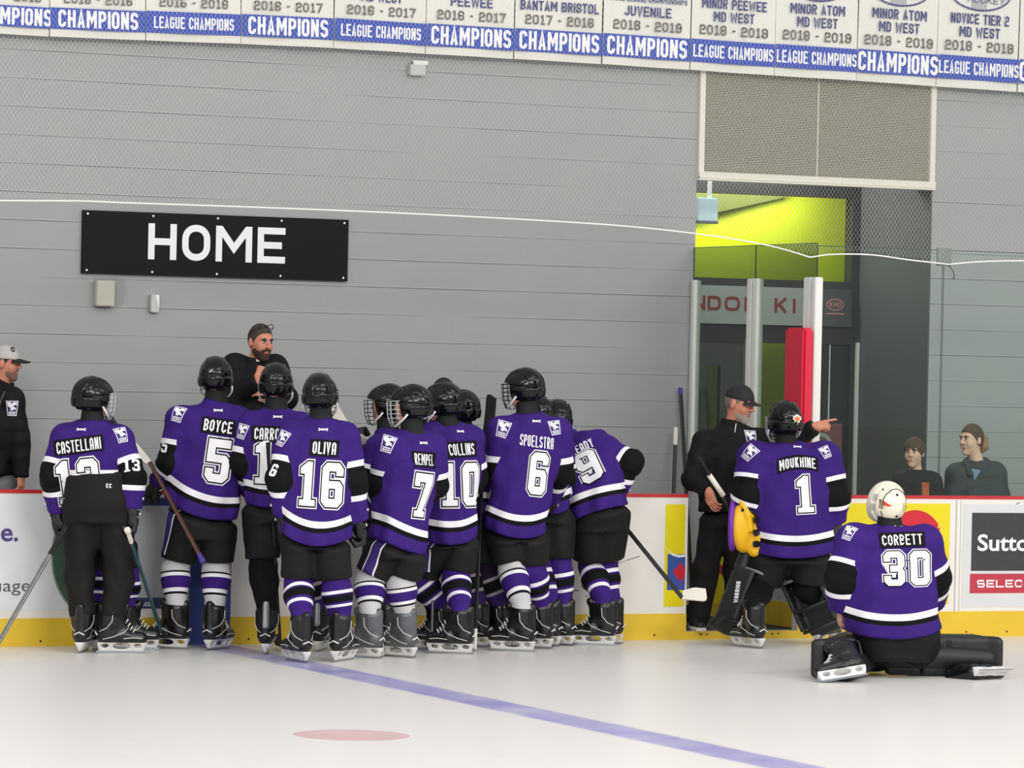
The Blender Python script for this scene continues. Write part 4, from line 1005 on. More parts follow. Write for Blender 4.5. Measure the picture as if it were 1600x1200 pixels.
def finger_pts(b, L, curls, spread):
    pts = [np.array(b)]; a = 0.0; d0 = np.array([spread, 0, 1.0])
    for l, c in zip((.45, .32, .23), curls):
        a += rad(c); v = np.array([spread*math.cos(a), -math.sin(a), math.cos(a)]); pts.append(pts[-1]+v*L*l)
    return pts
POSES = {
 'relaxed': [(18, 25, 15), (22, 30, 18), (26, 34, 20), (32, 36, 22)],
 'fist': [(78, 95, 60), (82, 95, 60), (84, 95, 60), (84, 95, 60)],
 'point': [(4, 6, 4), (70, 95, 55), (78, 95, 60), (80, 95, 60)],
 'grip': [(50, 60, 40), (55, 62, 40), (58, 64, 40), (60, 64, 40)],
 'rest': [(40, 50, 30), (44, 52, 30), (48, 54, 34), (52, 56, 34)],
}
def hand_sdf(q, pose):
    """wrist at the origin, fingers along +z, back of the hand +y, thumb on -x"""
    d = smin(cone(q, (0, 0, -.03), (0, 0, .02), .027, .03), boxd(q, (0, 0, .052), (.041, .0155, .046), .014), .02)
    for i, L in enumerate((.076, .085, .079, .062)):
        x = -.031+.0205*i; P = finger_pts((x, .001, .094-.004*abs(i-1.2)), L, POSES[pose][i], (-.06, -.01, .04, .09)[i])
        d = smin(d, chain(q, P, [.0098, .0090, .0084, .0072], .003), .005)
    th = {'point': [(-.034, -.008, .022), (-.052, -.030, .050), (-.040, -.048, .072), (-.022, -.052, .086)],
          'fist': [(-.034, -.008, .022), (-.050, -.030, .052), (-.034, -.050, .078), (-.012, -.055, .086)],
          'grip': [(-.034, -.008, .022), (-.056, -.030, .050), (-.046, -.050, .076), (-.028, -.056, .094)]}.get(pose, [(-.034, -.006, .020), (-.060, -.020, .050), (-.064, -.028, .076), (-.058, -.034, .098)])
    return smin(d, chain(q, th, [.0145, .0120, .0105, .0085], .004), .008)
def lerp(a, b, t): return np.asarray(a)+(np.asarray(b)-np.asarray(a))*t
class Person:
    def __init__(s, label, j, D=None, skates=None, group=None, skin=None, floor=0.0):
        s.skates = [(atZ(px, py, floor), rad(a)) for px, py, a in skates] if skates else None
        if D is None: D = depth((s.skates[0][0]+s.skates[1][0])/2)
        s.D = D; s.j = {}
        for k, t in j.items(): s.j[k] = J(t[0], t[1], D+(t[2] if len(t) > 2 else 0.0))
        J_ = s.j
        if s.skates:
            for k, (c, a) in zip(('aL', 'aR'), s.skates):
                toe = math.cos(a)*VD+math.sin(a)*VR; J_[k] = c+UP*.235-toe*.055
        if 'ch' not in J_: J_['ch'] = lerp(lerp(J_['sL'], J_['sR'], .5), J_['pv'], .35)
        for k, sd in (('hL', -1), ('hR', 1)):
            if k not in J_: J_[k] = J_['pv']+unit(J_['sR']-J_['sL'])*sd*.10-UP*.03
        b = (s.skates[0][0]+s.skates[1][0])/2 if s.skates else J_['pv']*[1, 1, 0]+UP*floor
        s.base = np.array([b[0], b[1], floor]); s.label = label; s.group = group; s.skin = skin or SKIN
        s.up = unit(J_['nk']-J_['pv']); r = unit(J_['sR']-J_['sL']); s.fwd = unit(np.cross(s.up, r)); s.right = unit(np.cross(s.fwd, s.up))
        s.root = None
    def sdf(s, name, fn, lo, hi, h, mats, parent=None, attrs=None, fine=()):
        me, V, Q = sdf_mesh(name, fn, lo, hi, h, fine, attrs, s.base)
        o = link(name, me, mats, parent); 
        if parent is None: o.location = s.base
        return o, V, Q
    def body(s, yaw=0.0, pitch=0.0, roll=0.0, hs=1.0, hands=None, face=False, legs=True, h=.016, thick=.9):
        J_ = s.j; s.HR = R = frame_rot(rad(yaw), rad(pitch), rad(roll)); s.hs = hs; hands = hands or {}
        hf = {}
        for k, (pose, d, n, flip) in hands.items():
            z = unit(d); y = np.asarray(n, float); y = unit(y-z*(y @ z)); x = np.cross(y, z)*(-1 if flip else 1); hf[k] = (np.stack([x, y, z], 1), pose)
        def fn(p):
            d = head_sdf((p-J_['hd']) @ R/hs)*hs
            nb = J_['hd']-R[:, 2]*.075*hs-R[:, 1]*.012
            d = smin(d, cone(p, J_['nk']-s.up*.02, nb, .060*thick, .056*thick), .025)
            t = tube2(p, [(J_['pv']-s.up*.06, .13*thick, .10*thick), (lerp(J_['pv'], J_['ch'], .5), .13*thick, .10*thick), (J_['ch'], .145*thick, .105*thick), (lerp(J_['sL'], J_['sR'], .5), .10*thick, .07*thick)], s.right, s.fwd)
            t = smin(t, chain(p, [J_['sL'], J_['nk']-s.up*.05, J_['sR']], [.048, .06, .048]), .03); d = smin(d, t, .03)
            for a in 'LR':
                w_ = J_['w'+a]; d = smin(d, chain(p, [J_['s'+a], J_['e'+a], w_], [.046, .042, .030]), .025)
                if a in hf: d = smin(d, hand_sdf((p-w_) @ hf[a][0], hf[a][1]), .012)
                else: d = smin(d, ell(p, w_+unit(w_-J_['e'+a])*.05, (.036, .036, .036)), .015)
                if legs:
                    d = smin(d, chain(p, [J_['h'+a], J_['k'+a], J_['a'+a]], [.082*thick, .055, .036]), .03)
                    d = smin(d, cone(p, J_['a'+a], J_['a'+a]-UP*.10, .036, .032), .02)
            return d
        pts = np.array([J_[k] for k in J_ if legs or k[0] not in 'ka'])
        lo, hi = pts.min(0)-.17, pts.max(0)+.2
        fine = []
        if face: fine.append((J_['hd']-.14, J_['hd']+.15, .0055))
        for a in hf: fine.append((J_['w'+a]-.16, J_['w'+a]+.2, .0052)) if hf[a][1] else None
        def at(V):
            q = (V-J_['hd']) @ R/hs
            return {'lip': np.clip(1.25-np.maximum(np.abs(q[:, 0])/.024, np.abs(q[:, 2]+.0645)/.0095), 0, 1)*(q[:, 1] > .07)}
        s.root, _, _ = s.sdf('person', fn, lo, hi, h, s.skin, None, at, fine)
        tag(s.root, s.label, 'person', s.group)
        if face:
            for sd in (-1, 1):
                c = J_['hd']+R @ np.array([sd*.031, .0795, .008])*hs; mb = MB(); n_ = 10; r_ = .0125*hs
                for i in range(n_):
                    for k in range(n_): 
                        th0, th1 = math.pi*i/n_, math.pi*(i+1)/n_; ph0, ph1 = 2*math.pi*k/n_, 2*math.pi*(k+1)/n_
                        f_ = lambda th, ph: c+R @ np.array([math.sin(th)*math.cos(ph), math.cos(th), math.sin(th)*math.sin(ph)])*r_-s.base
                        mb.add([f_(th0, ph0), f_(th1, ph0), f_(th1, ph1), f_(th0, ph1)], [(0, 1, 2, 3)], 1 if i < 2 else 0)
                mb.build('eye', [mat('eye_white', (206, 198, 192), 0.3), mat('iris', (36, 28, 24), 0.2)], s.root, smooth=True)
        return s
    def headpart(s, name, fn, M, box=.17, h=.005, parent=None, attrs=None):
        J_ = s.j; f = lambda p: fn((p-J_['hd']) @ s.HR/s.hs)*s.hs
        o, V, Q = s.sdf(name, f, J_['hd']-box, J_['hd']+box, h, M, parent or s.root, attrs); return o
    def top(s, name, M, hemL, hemR, cw=.235, dep=.155, hdep=.165, sl=(.094, .086, .070), curve=.045, cuff=0.03, h=.0125, fold=1.0, yoke=.078, hang=False, arms='LR'):
        J_ = s.j; A, B_ = (J(*(list(q[:2])+[s.D+(q[2] if len(q) > 2 else 0)])) for q in (hemL, hemR))
        mid = (A+B_)/2; hd = unit(B_-A); hw = np.linalg.norm(B_-A)/2
        up = unit(J_['nk']-mid); r = unit(J_['sR']-J_['sL']); fw = unit(np.cross(up, r)); ri = unit(np.cross(fw, up)); s.tf = (ri, fw, up)
        hd = unit(hd-fw*(hd @ fw)); nr = unit(np.cross(hd, fw)); nr = nr if nr @ up > 0 else -nr
        if hang: nr = unit(UP-hd*(UP @ hd))
        sm = lerp(J_['sL'], J_['sR'], .5); L = np.linalg.norm(sm-mid); ph = rng.random()*6
        nodes = [(mid-nr*.12, hw*1.02, hdep*1.02), (mid, hw, hdep), (lerp(mid, sm, .38), lerp(hw, cw, .45)*.97, hdep*.98), (sm-up*.15, cw, dep), (sm-up*.04, cw*.88, dep*.74), (J_['nk']-up*.035, .085, .085)]
        def parts(p):
            x = (p-mid) @ hd; y = (p-mid) @ fw; z = (p-mid) @ nr
            cv = curve*(1-np.clip(np.abs(x)/hw, 0, 1)**2); hv = z+cv
            t = tube2(p, nodes, ri, fw, 2.5)
            an = np.arctan2(y/hdep, x/hw); hz = np.clip(1-hv/.55, 0, 1)
            fo = np.sin(an*8+ph+1.6*np.sin(hv*7+ph))*.008*hz+np.sin(an*5-hv*13+2*ph)*.004+np.sin(x*38+ph)*np.sin(hv*24-x*9)*.0022+.006*np.sin(hv*21+x*9*np.sin(ph)+2.1*ph)*np.clip((np.abs(x)/hw-.35)*1.8, 0, 1)
            t = smin(t, chain(p, [J_['sL'], J_['nk']-up*.055, J_['sR']], [yoke, yoke*1.05, yoke]), .055)+fo*fold
            t = smax(t, -hv, .008)
            sd = None; u = np.zeros(len(p)); du = np.full(len(p), 9.)
            for a in arms:
                e, w_ = J_['e'+a], J_['w'+a]; dr = unit(w_-e); end = w_+dr*cuff
                P = [J_['s'+a], e, end]; l1, l2 = np.linalg.norm(P[1]-P[0]), np.linalg.norm(P[2]-P[1])
                t1 = np.clip((p-P[0]) @ (P[1]-P[0])/l1**2, 0, 1); t2 = np.clip((p-e) @ (end-e)/l2**2, 0, 1)
                d1 = np.linalg.norm(p-P[0]-t1[:, None]*(P[1]-P[0]), axis=1); d2 = np.linalg.norm(p-e-t2[:, None]*(end-e), axis=1)
                uu = np.where(d1 <= d2, t1*l1, l1+t2*l2)/(l1+l2)
                dd = smin(d1-(sl[0]+(sl[1]-sl[0])*t1), d2-(sl[1]+(sl[2]-sl[1])*t2), .03)
                dd = dd+fold*(.0045*np.sin(uu*34+ph+3*np.sin(p @ fw*18))*np.exp(-((uu-.52)/.28)**2)+.003*np.sin(uu*17-ph))
                dd = smax(dd, (p-end) @ dr, .01)
                u = np.where(dd < du, uu, u); du = np.minimum(du, dd); sd = dd if sd is None else np.minimum(sd, dd)
            return t, sd, u, hv
        def fn(p):
            t, sd, u, hv = parts(p); return t if sd is None else smin(t, sd, .04)
        def at(V):
            t, sd, u, hv = parts(V); return {'v': np.clip(hv, 0, 1), 'u': u, 'm': np.clip(.5+(t-(9 if sd is None else sd))/.02, 0, 1)}
        pts = np.array([J_[k] for k in ('sL', 'sR', 'eL', 'eR', 'wL', 'wR', 'nk')]+[A, B_, mid]); 
        o, V, Q = s.sdf(name, fn, pts.min(0)-.23, pts.max(0)+.2, h, M, s.root, at)
        s.jo, s.jb = o, bvh_of(V, Q); s.hem = (mid, nr, hd, hw, curve); return o
    def pants(s, M, kind='short', rt=.118, rk=.108, wa=.185, wd=.15, end=.80, wz=.10, name='pants', h=.014, ra=.085, afl=.06, tuck=False):
        J_ = s.j; r = s.right; fw = unit(np.cross(UP, r)); ri = unit(np.cross(fw, UP))
        s.pend = {}
        def fn(p):
            d = tube2(p, [(J_['pv']+unit(s.up+UP)*wz, wa*.97, wd*.95), (J_['pv'], wa, wd), (lerp(J_['hL'], J_['hR'], .5)-UP*.03, wa*.9, wd*.95)], ri, fw, 2.4)
            for a in 'LR':
                k, hp, an = J_['k'+a], J_['h'+a], J_['a'+a]
                if kind == 'short':
                    e = lerp(hp, k, end); dd = cone(p, hp, lerp(hp, k, end+.2), rt, rk)+.004*np.sin((p-hp) @ fw*40+p[:, 2]*22); dd = smax(dd, (p-e) @ unit(k-hp), .012)
                else:
                    e = an-UP*afl; dd = smin(cone(p, hp, k, rt, rk), cone(p, k, e, rk, ra), .03); dr = unit(e-k)
                    dd = dd+.005*np.sin((p-k) @ UP*30+np.sin(p @ ri*22)*2)*np.exp(-((p-k) @ UP/.22)**2)+.003*np.sin(p @ ri*50+p[:, 2]*8); dd = smax(dd, (p-e) @ dr, .01)
                d = smin(d, dd, .035)
            if hasattr(s, 'hem') and not tuck:                    # slimmer under the jersey
                m0, nr, hd, hw, cu = s.hem; q = p-m0; hv = q @ nr+cu*(1-np.clip(np.abs(q @ hd)/hw, 0, 1)**2)
                d = d+np.clip(hv+.05, 0, .14)*.7
            return d
        for a in 'LR': s.pend[a] = lerp(J_['h'+a], J_['k'+a], end)
        pts = np.array([J_['pv']+s.up*wz, J_['hL'], J_['hR'], J_['kL'], J_['kR']]+([J_['aL']-UP*.1, J_['aR']-UP*.1] if kind != 'short' else []))
        o, V, Q = s.sdf(name, fn, pts.min(0)-.2, pts.max(0)+.22, h, M, s.root); s.pb = bvh_of(V, Q); s.po = o; return o
    def socks(s, M, r=(.090, .095, .063), which='LR'):
        J_ = s.j; R_ = s.right; M = M if isinstance(M, dict) else {a: M for a in 'LR'}
        for a in which:
            p0, k, an = s.pend[a], J_['k'+a], J_['a'+a]; e = an+UP*.0
            p00 = p0+unit(J_['h'+a]-J_['k'+a])*.05; e = an+UP*.055; c = lerp(k, e, .30)-unit(J_['h'+a]-J_['k'+a])*0
            L1 = np.linalg.norm(k-p0); L = L1+np.linalg.norm(e-k)
            def fn(p):
                d = chain(p, [p00, k, c, e, e-UP*.13], [r[0], r[0], r[1], r[2], r[2]*.60], .03)
                return d+.0025*np.sin(p[:, 2]*46+p @ R_*20)
            def at(V):
                t1 = np.clip((V-p0) @ (k-p0)/max(L1, .01)**2, -1, 1); t2 = np.clip((V-k) @ (e-k)/np.linalg.norm(e-k)**2, 0, 1.2)
                return {'v': np.clip(np.where(t2 > 0, L1+t2*(L-L1), t1*L1)/L, 0, 1)}
            P = np.array([p00, k, c, e-UP*.08]); s.sdf('sock', fn, P.min(0)-[.11, .11, .16], P.max(0)+.11, .0115, M[a], s.root, at)
    def skate_pair(s, boots=None, which='LR', laces=True, tend=None):
        for a, (c, yaw) in zip('LR', s.skates):
            if a not in which: continue
            R = frame_rot(yaw); b = inst('skate', 'boot', (boots or {}).get(a, BOOT) if isinstance(boots, dict) else (boots or BOOT), s.root, R*1.12, c-s.base)
            inst('piping', 'piping', LACE, b); inst('blade_holder', 'holder', HOLD, b); inst('blade', 'blade', STEEL, b); inst('laces', 'laces', LACE, b)
            if tend: inst('tendon_guard', 'tendon', tend, b)
    def helmet(s, M=None, cage=WIRE, sticker=None, strap=True, yaw=None, sc=1.0):
        off = s.j['hd']-s.base; h_ = inst('helmet', 'helmet', M or SHELL, s.root, s.HR*sc, off)
        if cage: inst('face_cage', 'cage', cage, h_)
        if strap: inst('chin_strap', 'strap', STRAP, h_)
        if sticker:
            for sx, sy, rr in sticker:                      # round white decal on the back of the shell
                a = rad(sx); e = rad(sy); d = np.array([math.sin(a)*math.cos(e), -math.cos(a)*math.cos(e), math.sin(e)])
                c = np.array([0, -.006, .012])+d*np.array([.1155, .1435, .1265]); n_ = unit(d/np.array([.1155, .1435, .1265])**2); t = unit(np.cross([0, 0, 1], n_)); b = np.cross(n_, t)
                MB().disc(c+n_*.002, t*rr, b*rr, 16, 0).disc(c+n_*.003, t*rr*.45, b*rr*.6, 6, 1).build('helmet_sticker', [WHT_M, NUMK], h_)
        return h_
    def collar(s, M=None, r=.074, dn=.03, k=.55):
        J_ = s.j; a = J_['nk']-s.up*dn; b = lerp(J_['nk'], J_['hd'], k)
        s.sdf('neck_guard', lambda p: smax(cone(p, a, b, r*1.12, r*.93), (p-b) @ unit(b-a), .008), np.minimum(a, b)-.11, np.maximum(a, b)+.11, .009, M or NECKM, s.root)
    def gloves(s, which='LR', M=None, back=None, roll=0.0, dirs=None, trim=True):
        J_ = s.j
        for a in which:
            z = unit(J_['w'+a]-J_['e'+a]) if not (dirs and a in dirs) else unit(dirs[a]); y = (back or {}).get(a, s.right*(-1 if a == 'L' else 1)+s.fwd*.2); y = np.asarray(y, float); y = unit(y-z*(y @ z)); x = np.cross(y, z)
            R = np.stack([x if a == 'L' else x, y, z], 1)
            g = inst('glove', 'glove', M or GLOVE, s.root, R*1.15, J_['w'+a]+z*.045-s.base)
            if trim: inst('white_trim', 'glovetrim', STRAP, g)
    def number(s, txt, px, py, h=.30, sx=1.0, rot=0.0, dx=0.0):
        o, n = hit(s.jb, px, py)
        if o is None: print('MISS number', txt); return
        ri, fw, up = s.tf; c, n_ = math.cos(rad(rot)), math.sin(rad(rot)); r2, u2 = ri*c+up*n_, up*c-ri*n_
        lay = []
        for off, mi, l in ((.062*h, 0, .0045), (.034*h, 1, .0062), (.0, 0, .0080)):
            v, f = number2d(txt, h, off); v[:, 0] *= sx; lay.append((v, f, mi, l))
        drape(s.jb, lay, o, r2, u2, -fw, 'back_number', [NUMW, NUMK], s.jo, s.base)
    def nameplate(s, txt, px, py, w, h=.062, rot=0.0, arch=0.0, plate=True):
        o, n = hit(s.jb, px, py)
        if o is None: print('MISS name', txt); return
        ri, fw, up = s.tf; c, n_ = math.cos(rad(rot)), math.sin(rad(rot)); r2, u2 = ri*c+up*n_, up*c-ri*n_
        v, f = caps2d(txt, w, h, .135, 1, .30); v[:, 1] -= h/2; v[:, 1] -= arch*(v[:, 0]/(w/2))**2
        W, H = w/2+.018, h/2+.014; k = 8; xs = np.linspace(-W, W, k+1); pv_ = np.array([(x, -H-arch*(x/(w/2))**2) for x in xs]+[(x, H-arch*(x/(w/2))**2) for x in xs]); pf = [(i, i+1, k+2+i, k+1+i) for i in range(k)]
        lay = ([(pv_, pf, 1, .0055)] if plate else [])+[(v, f, 0, .0080)]
        drape(s.jb, lay, o, r2, u2, -fw, 'name_plate', [NUMW, NUMK], s.jo, s.base, .025)
    def patch(s, px, py, size=.10, rot=0.0, kind='crest', b=None, par=None, txt=None, mats=None, name=None):
        b = b or s.jb; o, n = hit(b, px, py)
        if o is None: print('MISS patch', px, py, s.label); return
        out = unit(n-0.25*ray(px, py)); u2 = unit(UP-out*(UP @ out)); r2 = unit(np.cross(u2, out)); c, n_ = math.cos(rad(rot)), math.sin(rad(rot)); r2, u2 = r2*c+u2*n_, u2*c-r2*n_
        if kind == 'crest': lay, nm, ms = crest2d(size), 'shoulder_crest', [NUMW, PATCHP]
        elif kind == 'mark':
            v, f = ua2d(size); lay, nm, ms = [(v, f, 0, .003)], 'maker_mark', [NUMW]
        elif kind == 'num':
            v, f = number2d(txt, size); v2, f2 = number2d(txt, size, .004); lay, nm, ms = [(v, f, 0, .0034)], 'sleeve_number', [NUMW, NUMK]
        elif kind == 'text':
            v, f = caps2d(txt, size*len(txt)*.62, size, .2, 1, .25); v[:, 1] -= size/2; lay, nm, ms = [(v, f, 0, .0034)], 'lettering', mats or [NUMW]
        elif kind == 'tri':
            w_, h_ = size; lay, nm, ms = [(np.array([(-w_/2, h_/2), (w_/2, h_/2), (.1*w_, -h_/2)]), [(0, 2, 1)], 0, .004)], name, mats
        elif kind == 'rect':
            w_, h_ = size; lay, nm, ms = [(np.array([(-w_/2, -h_/2), (w_/2, -h_/2), (w_/2, h_/2), (-w_/2, h_/2)]), [(0, 1, 2, 3)], 0, .0025)], name, mats
        elif kind == 'panel':
            w_, h_ = size; q = lambda a_, b_: np.array([(a_, -h_/2), (b_, -h_/2), (b_, h_/2), (a_, h_/2)])
            lay, nm, ms = [(q(-w_/2, w_/2), [(0, 1, 2, 3)], 1, .002), (q(-w_/2, -w_/2+.010), [(0, 1, 2, 3)], 0, .003), (q(w_/2-.010, w_/2), [(0, 1, 2, 3)], 0, .003)], 'side_stripe', [NUMW, PATCHP]
        drape(b, lay, o, r2, u2, out, name or nm, ms, par or s.jo, s.base, .02, .08)
WHT_M = mat('sticker_white', (232, 232, 232), 0.4)

# ------------------------------------------------------------------ sticks
CARBON = mat('stick_carbon', (24, 23, 24), 0.3, var=0.5, vscale=14); TAPEW = mat('tape_white', (224, 218, 206), 0.75, bump=0.2, bscale=90); TAPEB = mat('tape_black', (24, 22, 22), 0.8)
SILV = mat('stick_grey', (120, 118, 122), 0.35, 0.3, var=0.35, vscale=20); BROWN = mat('stick_brown', (86, 56, 40), 0.35, var=0.6, vscale=18); TEAL = mat('stick_teal', (40, 74, 80), 0.35, var=0.9, vscale=16); PTAPE = mat('tape_purple', (84, 60, 150), 0.7)
def stick(label, butt, heel, toe, shaft=CARBON, blade=TAPEB, grip=TAPEB, knob=None, gl=.22, bh=.072, curve=.02, group=None, bt=.006):
    butt, heel, toe = [np.asarray(q, float) for q in (butt, heel, toe)]
    low = min((butt, heel, toe), key=lambda q: q[2]); R0 = empty('hockey_stick', tuple(low), label, 'hockey stick', group or 'hockey sticks')
    ax = unit(butt-heel); bd = unit(toe-heel); hh = ax-bd*(ax @ bd); hh = unit(hh); th = np.cross(bd, hh)
    def bar(name, a, b, wx, wy, M):
        mb = MB(); prof = [(-wx, -wy*.6), (-wx*.7, -wy), (wx*.7, -wy), (wx, -wy*.6), (wx, wy*.6), (wx*.7, wy), (-wx*.7, wy), (-wx, wy*.6)]
        sx = bd-ax*(bd @ ax); sx = unit(sx); sy = np.cross(ax, sx); mb.prism(prof, np.asarray(a)-low, sx, sy, np.asarray(b)-np.asarray(a)); return mb.build(name, M, R0)
    bar('shaft', heel, butt, .0145, .0095, shaft); g = bar('grip_tape', butt-ax*gl, butt, .0160, .0112, grip)
    if knob is not None: MB().tube([butt-ax*.03-low, butt-ax*.02-low, butt+ax*.008-low, butt+ax*.012-low], [.014, .021, .021, .014], 12).build('knob', knob, R0, smooth=True)
    L = np.linalg.norm(toe-heel); n = 12; V = []; F = []
    for i in range(n+1):
        t = i/n; h1 = bh*(.75+.35*min(1, t*2.2))*(1-max(0, (t-.9)/.1)**2*.75); c = heel+bd*L*t+th*(-curve*(t**2.0))
        lo_ = c-hh*(.012+0*t)+hh*max(0, (t-.85)/.15)**2*.015; hi_ = lo_+hh*h1
        for q in (lo_-th*bt, hi_-th*bt*.6, hi_+th*bt*.6, lo_+th*bt): V.append(q-low)
    for i in range(n):
        for k in range(4): F.append((i*4+k, i*4+(k+1) % 4, i*4+4+(k+1) % 4, i*4+4+k))
    F += [(3, 2, 1, 0), (n*4, n*4+1, n*4+2, n*4+3)]
    MB().add(V, F).build('blade', blade, R0, smooth=False)
    return R0
# ------------------------------------------------------------------ the players along the boards
def player(label, j, skates, yaw, hemL, hemR, pitch=-4, roll=0, hs=.97, pk={}, sock=None, boots=None, tend=None, jk={}, gl='LR', gk={}, hk={}, D=None, skin=None, hands=None, jersey=None, bk={}, nosocks=False):
    P = Person(label, j, D, skates, 'players', skin)
    P.body(yaw, pitch, roll, hs, hands, **bk); P.top('jersey', jersey or JERSEY, hemL, hemR, **jk)
    P.pants(pk.pop('M', PANTS) if pk else PANTS, **pk)
    if sock: P.socks(sock)
    if skates: P.skate_pair(boots, tend=tend)
    P.helmet(**hk); P.collar()
    if gl: P.gloves(gl, **gk)
    return P

P13 = player('person in purple jersey numbered 13 and black track pants, far left of the team',
    dict(hd=(146, 622), nk=(143, 660), sL=(101, 685), sR=(186, 686), eL=(82, 744, -.05), eR=(208, 746, -.06), wL=(90, 792, .03), wR=(206, 788, -.06), pv=(155, 785), hL=(128, 800), hR=(180, 800), kL=(124, 900), kR=(187, 902)),
    [(130, 1019, 5), (186, 1021, 80)], 48, (108, 772), (200, 772), sock=None, pk=dict(M=TRACK, kind='long', wa=.235, wd=.175, rt=.128, rk=.097, ra=.082, wz=.155, afl=.0, tuck=True, name='track_pants'), jk=dict(hdep=.15, cw=.235, curve=0), hk=dict(sticker=[(-16, -28, .012)], cage=WIREW))
P13.number('13', 122, 752, .28, .8); P13.nameplate('CASTELLANI', 123, 696, .29, .078, rot=2); P13.patch(127, 671, .024, kind='mark'); P13.patch(190, 679, .105, 12); P13.patch(206, 727, .085, 5, 'num', txt='13')
P13.patch(170, 759, .03, 0, 'text', b=P13.pb, par=P13.po, txt='CC', name='lettering')

PH = player('person mostly hidden behind player numbered 13, only one leg and skate showing',
    dict(hd=(160, 678, .05), nk=(160, 706, .03), sL=(130, 726), sR=(186, 726), eL=(128, 765), eR=(186, 765), wL=(138, 790, .05), wR=(178, 790, .05), pv=(165, 825), hL=(150, 830), hR=(185, 835), kL=(160, 905), kR=(196, 905, -.02)),
    [(160, 1015, 20), (207, 1016, 78)], 10, (135, 838), (196, 838), sock=SOCKA, jk=dict(cw=.17, dep=.13, hdep=.14), gl='', hk=dict(cage=None))

P5 = player('person in purple jersey numbered 5 holding a stick upside down at left',
    dict(hd=(337, 590), nk=(338, 630), sL=(281, 656), sR=(372, 657), eL=(266, 722, -.04), wL=(250, 748, .06), eR=(392, 716, .02), wR=(398, 755, .08), pv=(315, 808), hL=(290, 825), hR=(340, 828), kL=(274, 888, .02), kR=(338, 890, .02)),
    [(262, 1014, -75), (340, 1015, 25)], 4, (259, 778), (370, 812), sock=SOCKB, jk=dict(cw=.235, hdep=.165, curve=.05), pk=dict(rt=.128, rk=.118, wa=.23), hk=dict(sticker=[(-8, 12, .013)]))
P5.number('5', 341, 720, .285, .9); P5.nameplate('BOYCE', 341, 666, .19, .078); P5.patch(341, 641, .024, kind='mark'); P5.patch(278, 646, .11, -14); P5.patch(257, 697, .085, -6, 'num', txt='5')
P5.patch(262, 828, (.085, .32), -14, 'panel', b=P5.pb, par=P5.po)

P15 = player('person in purple jersey with black socks, standing between players 5 and 16',
    dict(hd=(431, 600), nk=(432, 642), sL=(393, 664), sR=(470, 665), eL=(378, 722, -.02), wL=(392, 765, .15), eR=(482, 728, .05), wR=(476, 775, .2), pv=(425, 780), hL=(408, 800), hR=(448, 800), kL=(411, 885), kR=(486, 890, .02)),
    [(417, 1021, 2), (502, 1017, 12)], 0, (386, 786), (468, 790), jk=dict(cw=.225, curve=.02, hdep=.16), pk=dict(wa=.21, rt=.125, rk=.118, end=.86), sock={'L': SOCKK, 'R': SOCKC}, boots=BOOT, tend=STEEL, hk=dict(sticker=[(-8, -30, .018)]))
P15.number('1', 413, 722, .285, .9); P15.nameplate('CARROT', 421, 678, .20, .078); P15.patch(434, 651, .024, kind='mark'); P15.patch(378, 674, .10, -14)

P16 = player('person in purple jersey numbered 16, standing nearest the blue line',
    dict(hd=(500, 617), nk=(502, 657), sL=(457, 680), sR=(540, 681), eL=(437, 748, -.08), wL=(443, 795, .0), eR=(553, 752), wR=(558, 806, .05), pv=(492, 835), kL=(466, 918, .02), kR=(526, 920, .02)),
    [(464, 1034, -30), (536, 1033, 22)], 6, (437, 828), (545, 842), jk=dict(curve=.07, cw=.225), pk=dict(wa=.225, rt=.122, rk=.113), sock=SOCKA, roll=3, hk=dict(sc=1.0))
P16.number('16', 502, 757, .285, .78); P16.nameplate('OLIVA', 507, 700, .15, .078); P16.patch(505, 671, .024, kind='mark'); P16.patch(441, 685, .105, -20); P16.patch(428, 735, .085, -10, 'num', txt='6')

PC = player('person in purple jersey with wire cage, facing left behind player numbered 7',
    dict(hd=(604, 632, .1), nk=(607, 676, .1), sL=(590, 698, -.08), sR=(622, 694, .2), eL=(577, 748, -.08), wL=(568, 712, -.02), eR=(610, 745, .3), wR=(585, 760, .3), pv=(604, 800), hL=(594, 810), hR=(620, 812), kL=(590, 895), kR=(618, 900)),
    [(588, 1014, -60), (618, 1013, -50)], -78, (572, 808), (640, 822), sock=SOCKC, jk=dict(cw=.19, dep=.15), hk=dict(sticker=[(40, 22, .014)]))

PE = Person('person in black cap and jacket behind the boards, hidden by players 7 and 10', dict(hd=(693, 618), nk=(695, 655), sL=(668, 676), sR=(722, 676), eL=(655, 730), eR=(735, 730), wL=(665, 770, -.1), wR=(725, 770, -.1), pv=(695, 800), kL=(680, 900), kR=(710, 900), aL=(680, 975), aR=(710, 975)), depth(atY(694, 770, 0.55)), floor=.06)
PE.body(175, hs=.98, h=.02); PE.top('jacket', JACKET, (662, 800), (728, 800), curve=0, fold=.6); PE.pants(TRACK, 'long', name='trousers')
def cap(P, M, brim_M, low=0, name='cap', bl=.085):
    def f(q):
        d = np.maximum(ell(q, (0, -.006, .024), (.086, .107, .108)), (.030-.02*np.clip(-q[:, 1], 0, .1)*3)-q[:, 2])
        return d
    c = P.headpart(name, f, M)
    def fb(q):
        a = np.sqrt((q[:, 0]/.078)**2+((q[:, 1]-.055)/(bl+.03))**2); z0 = .040-.9*q[:, 0]**2*6-.16*(q[:, 1]-.07)
        return np.maximum(np.maximum((a-1)*.07, .06-q[:, 1]), np.abs(q[:, 2]-z0)-.0042)
    P.headpart('brim', fb, brim_M, .2, .0042, c); return c
CAPB = mat('cap_black', (28, 26, 27), 0.75, bump=0.2, bscale=60)
cap(PE, CAPB, CAPB)

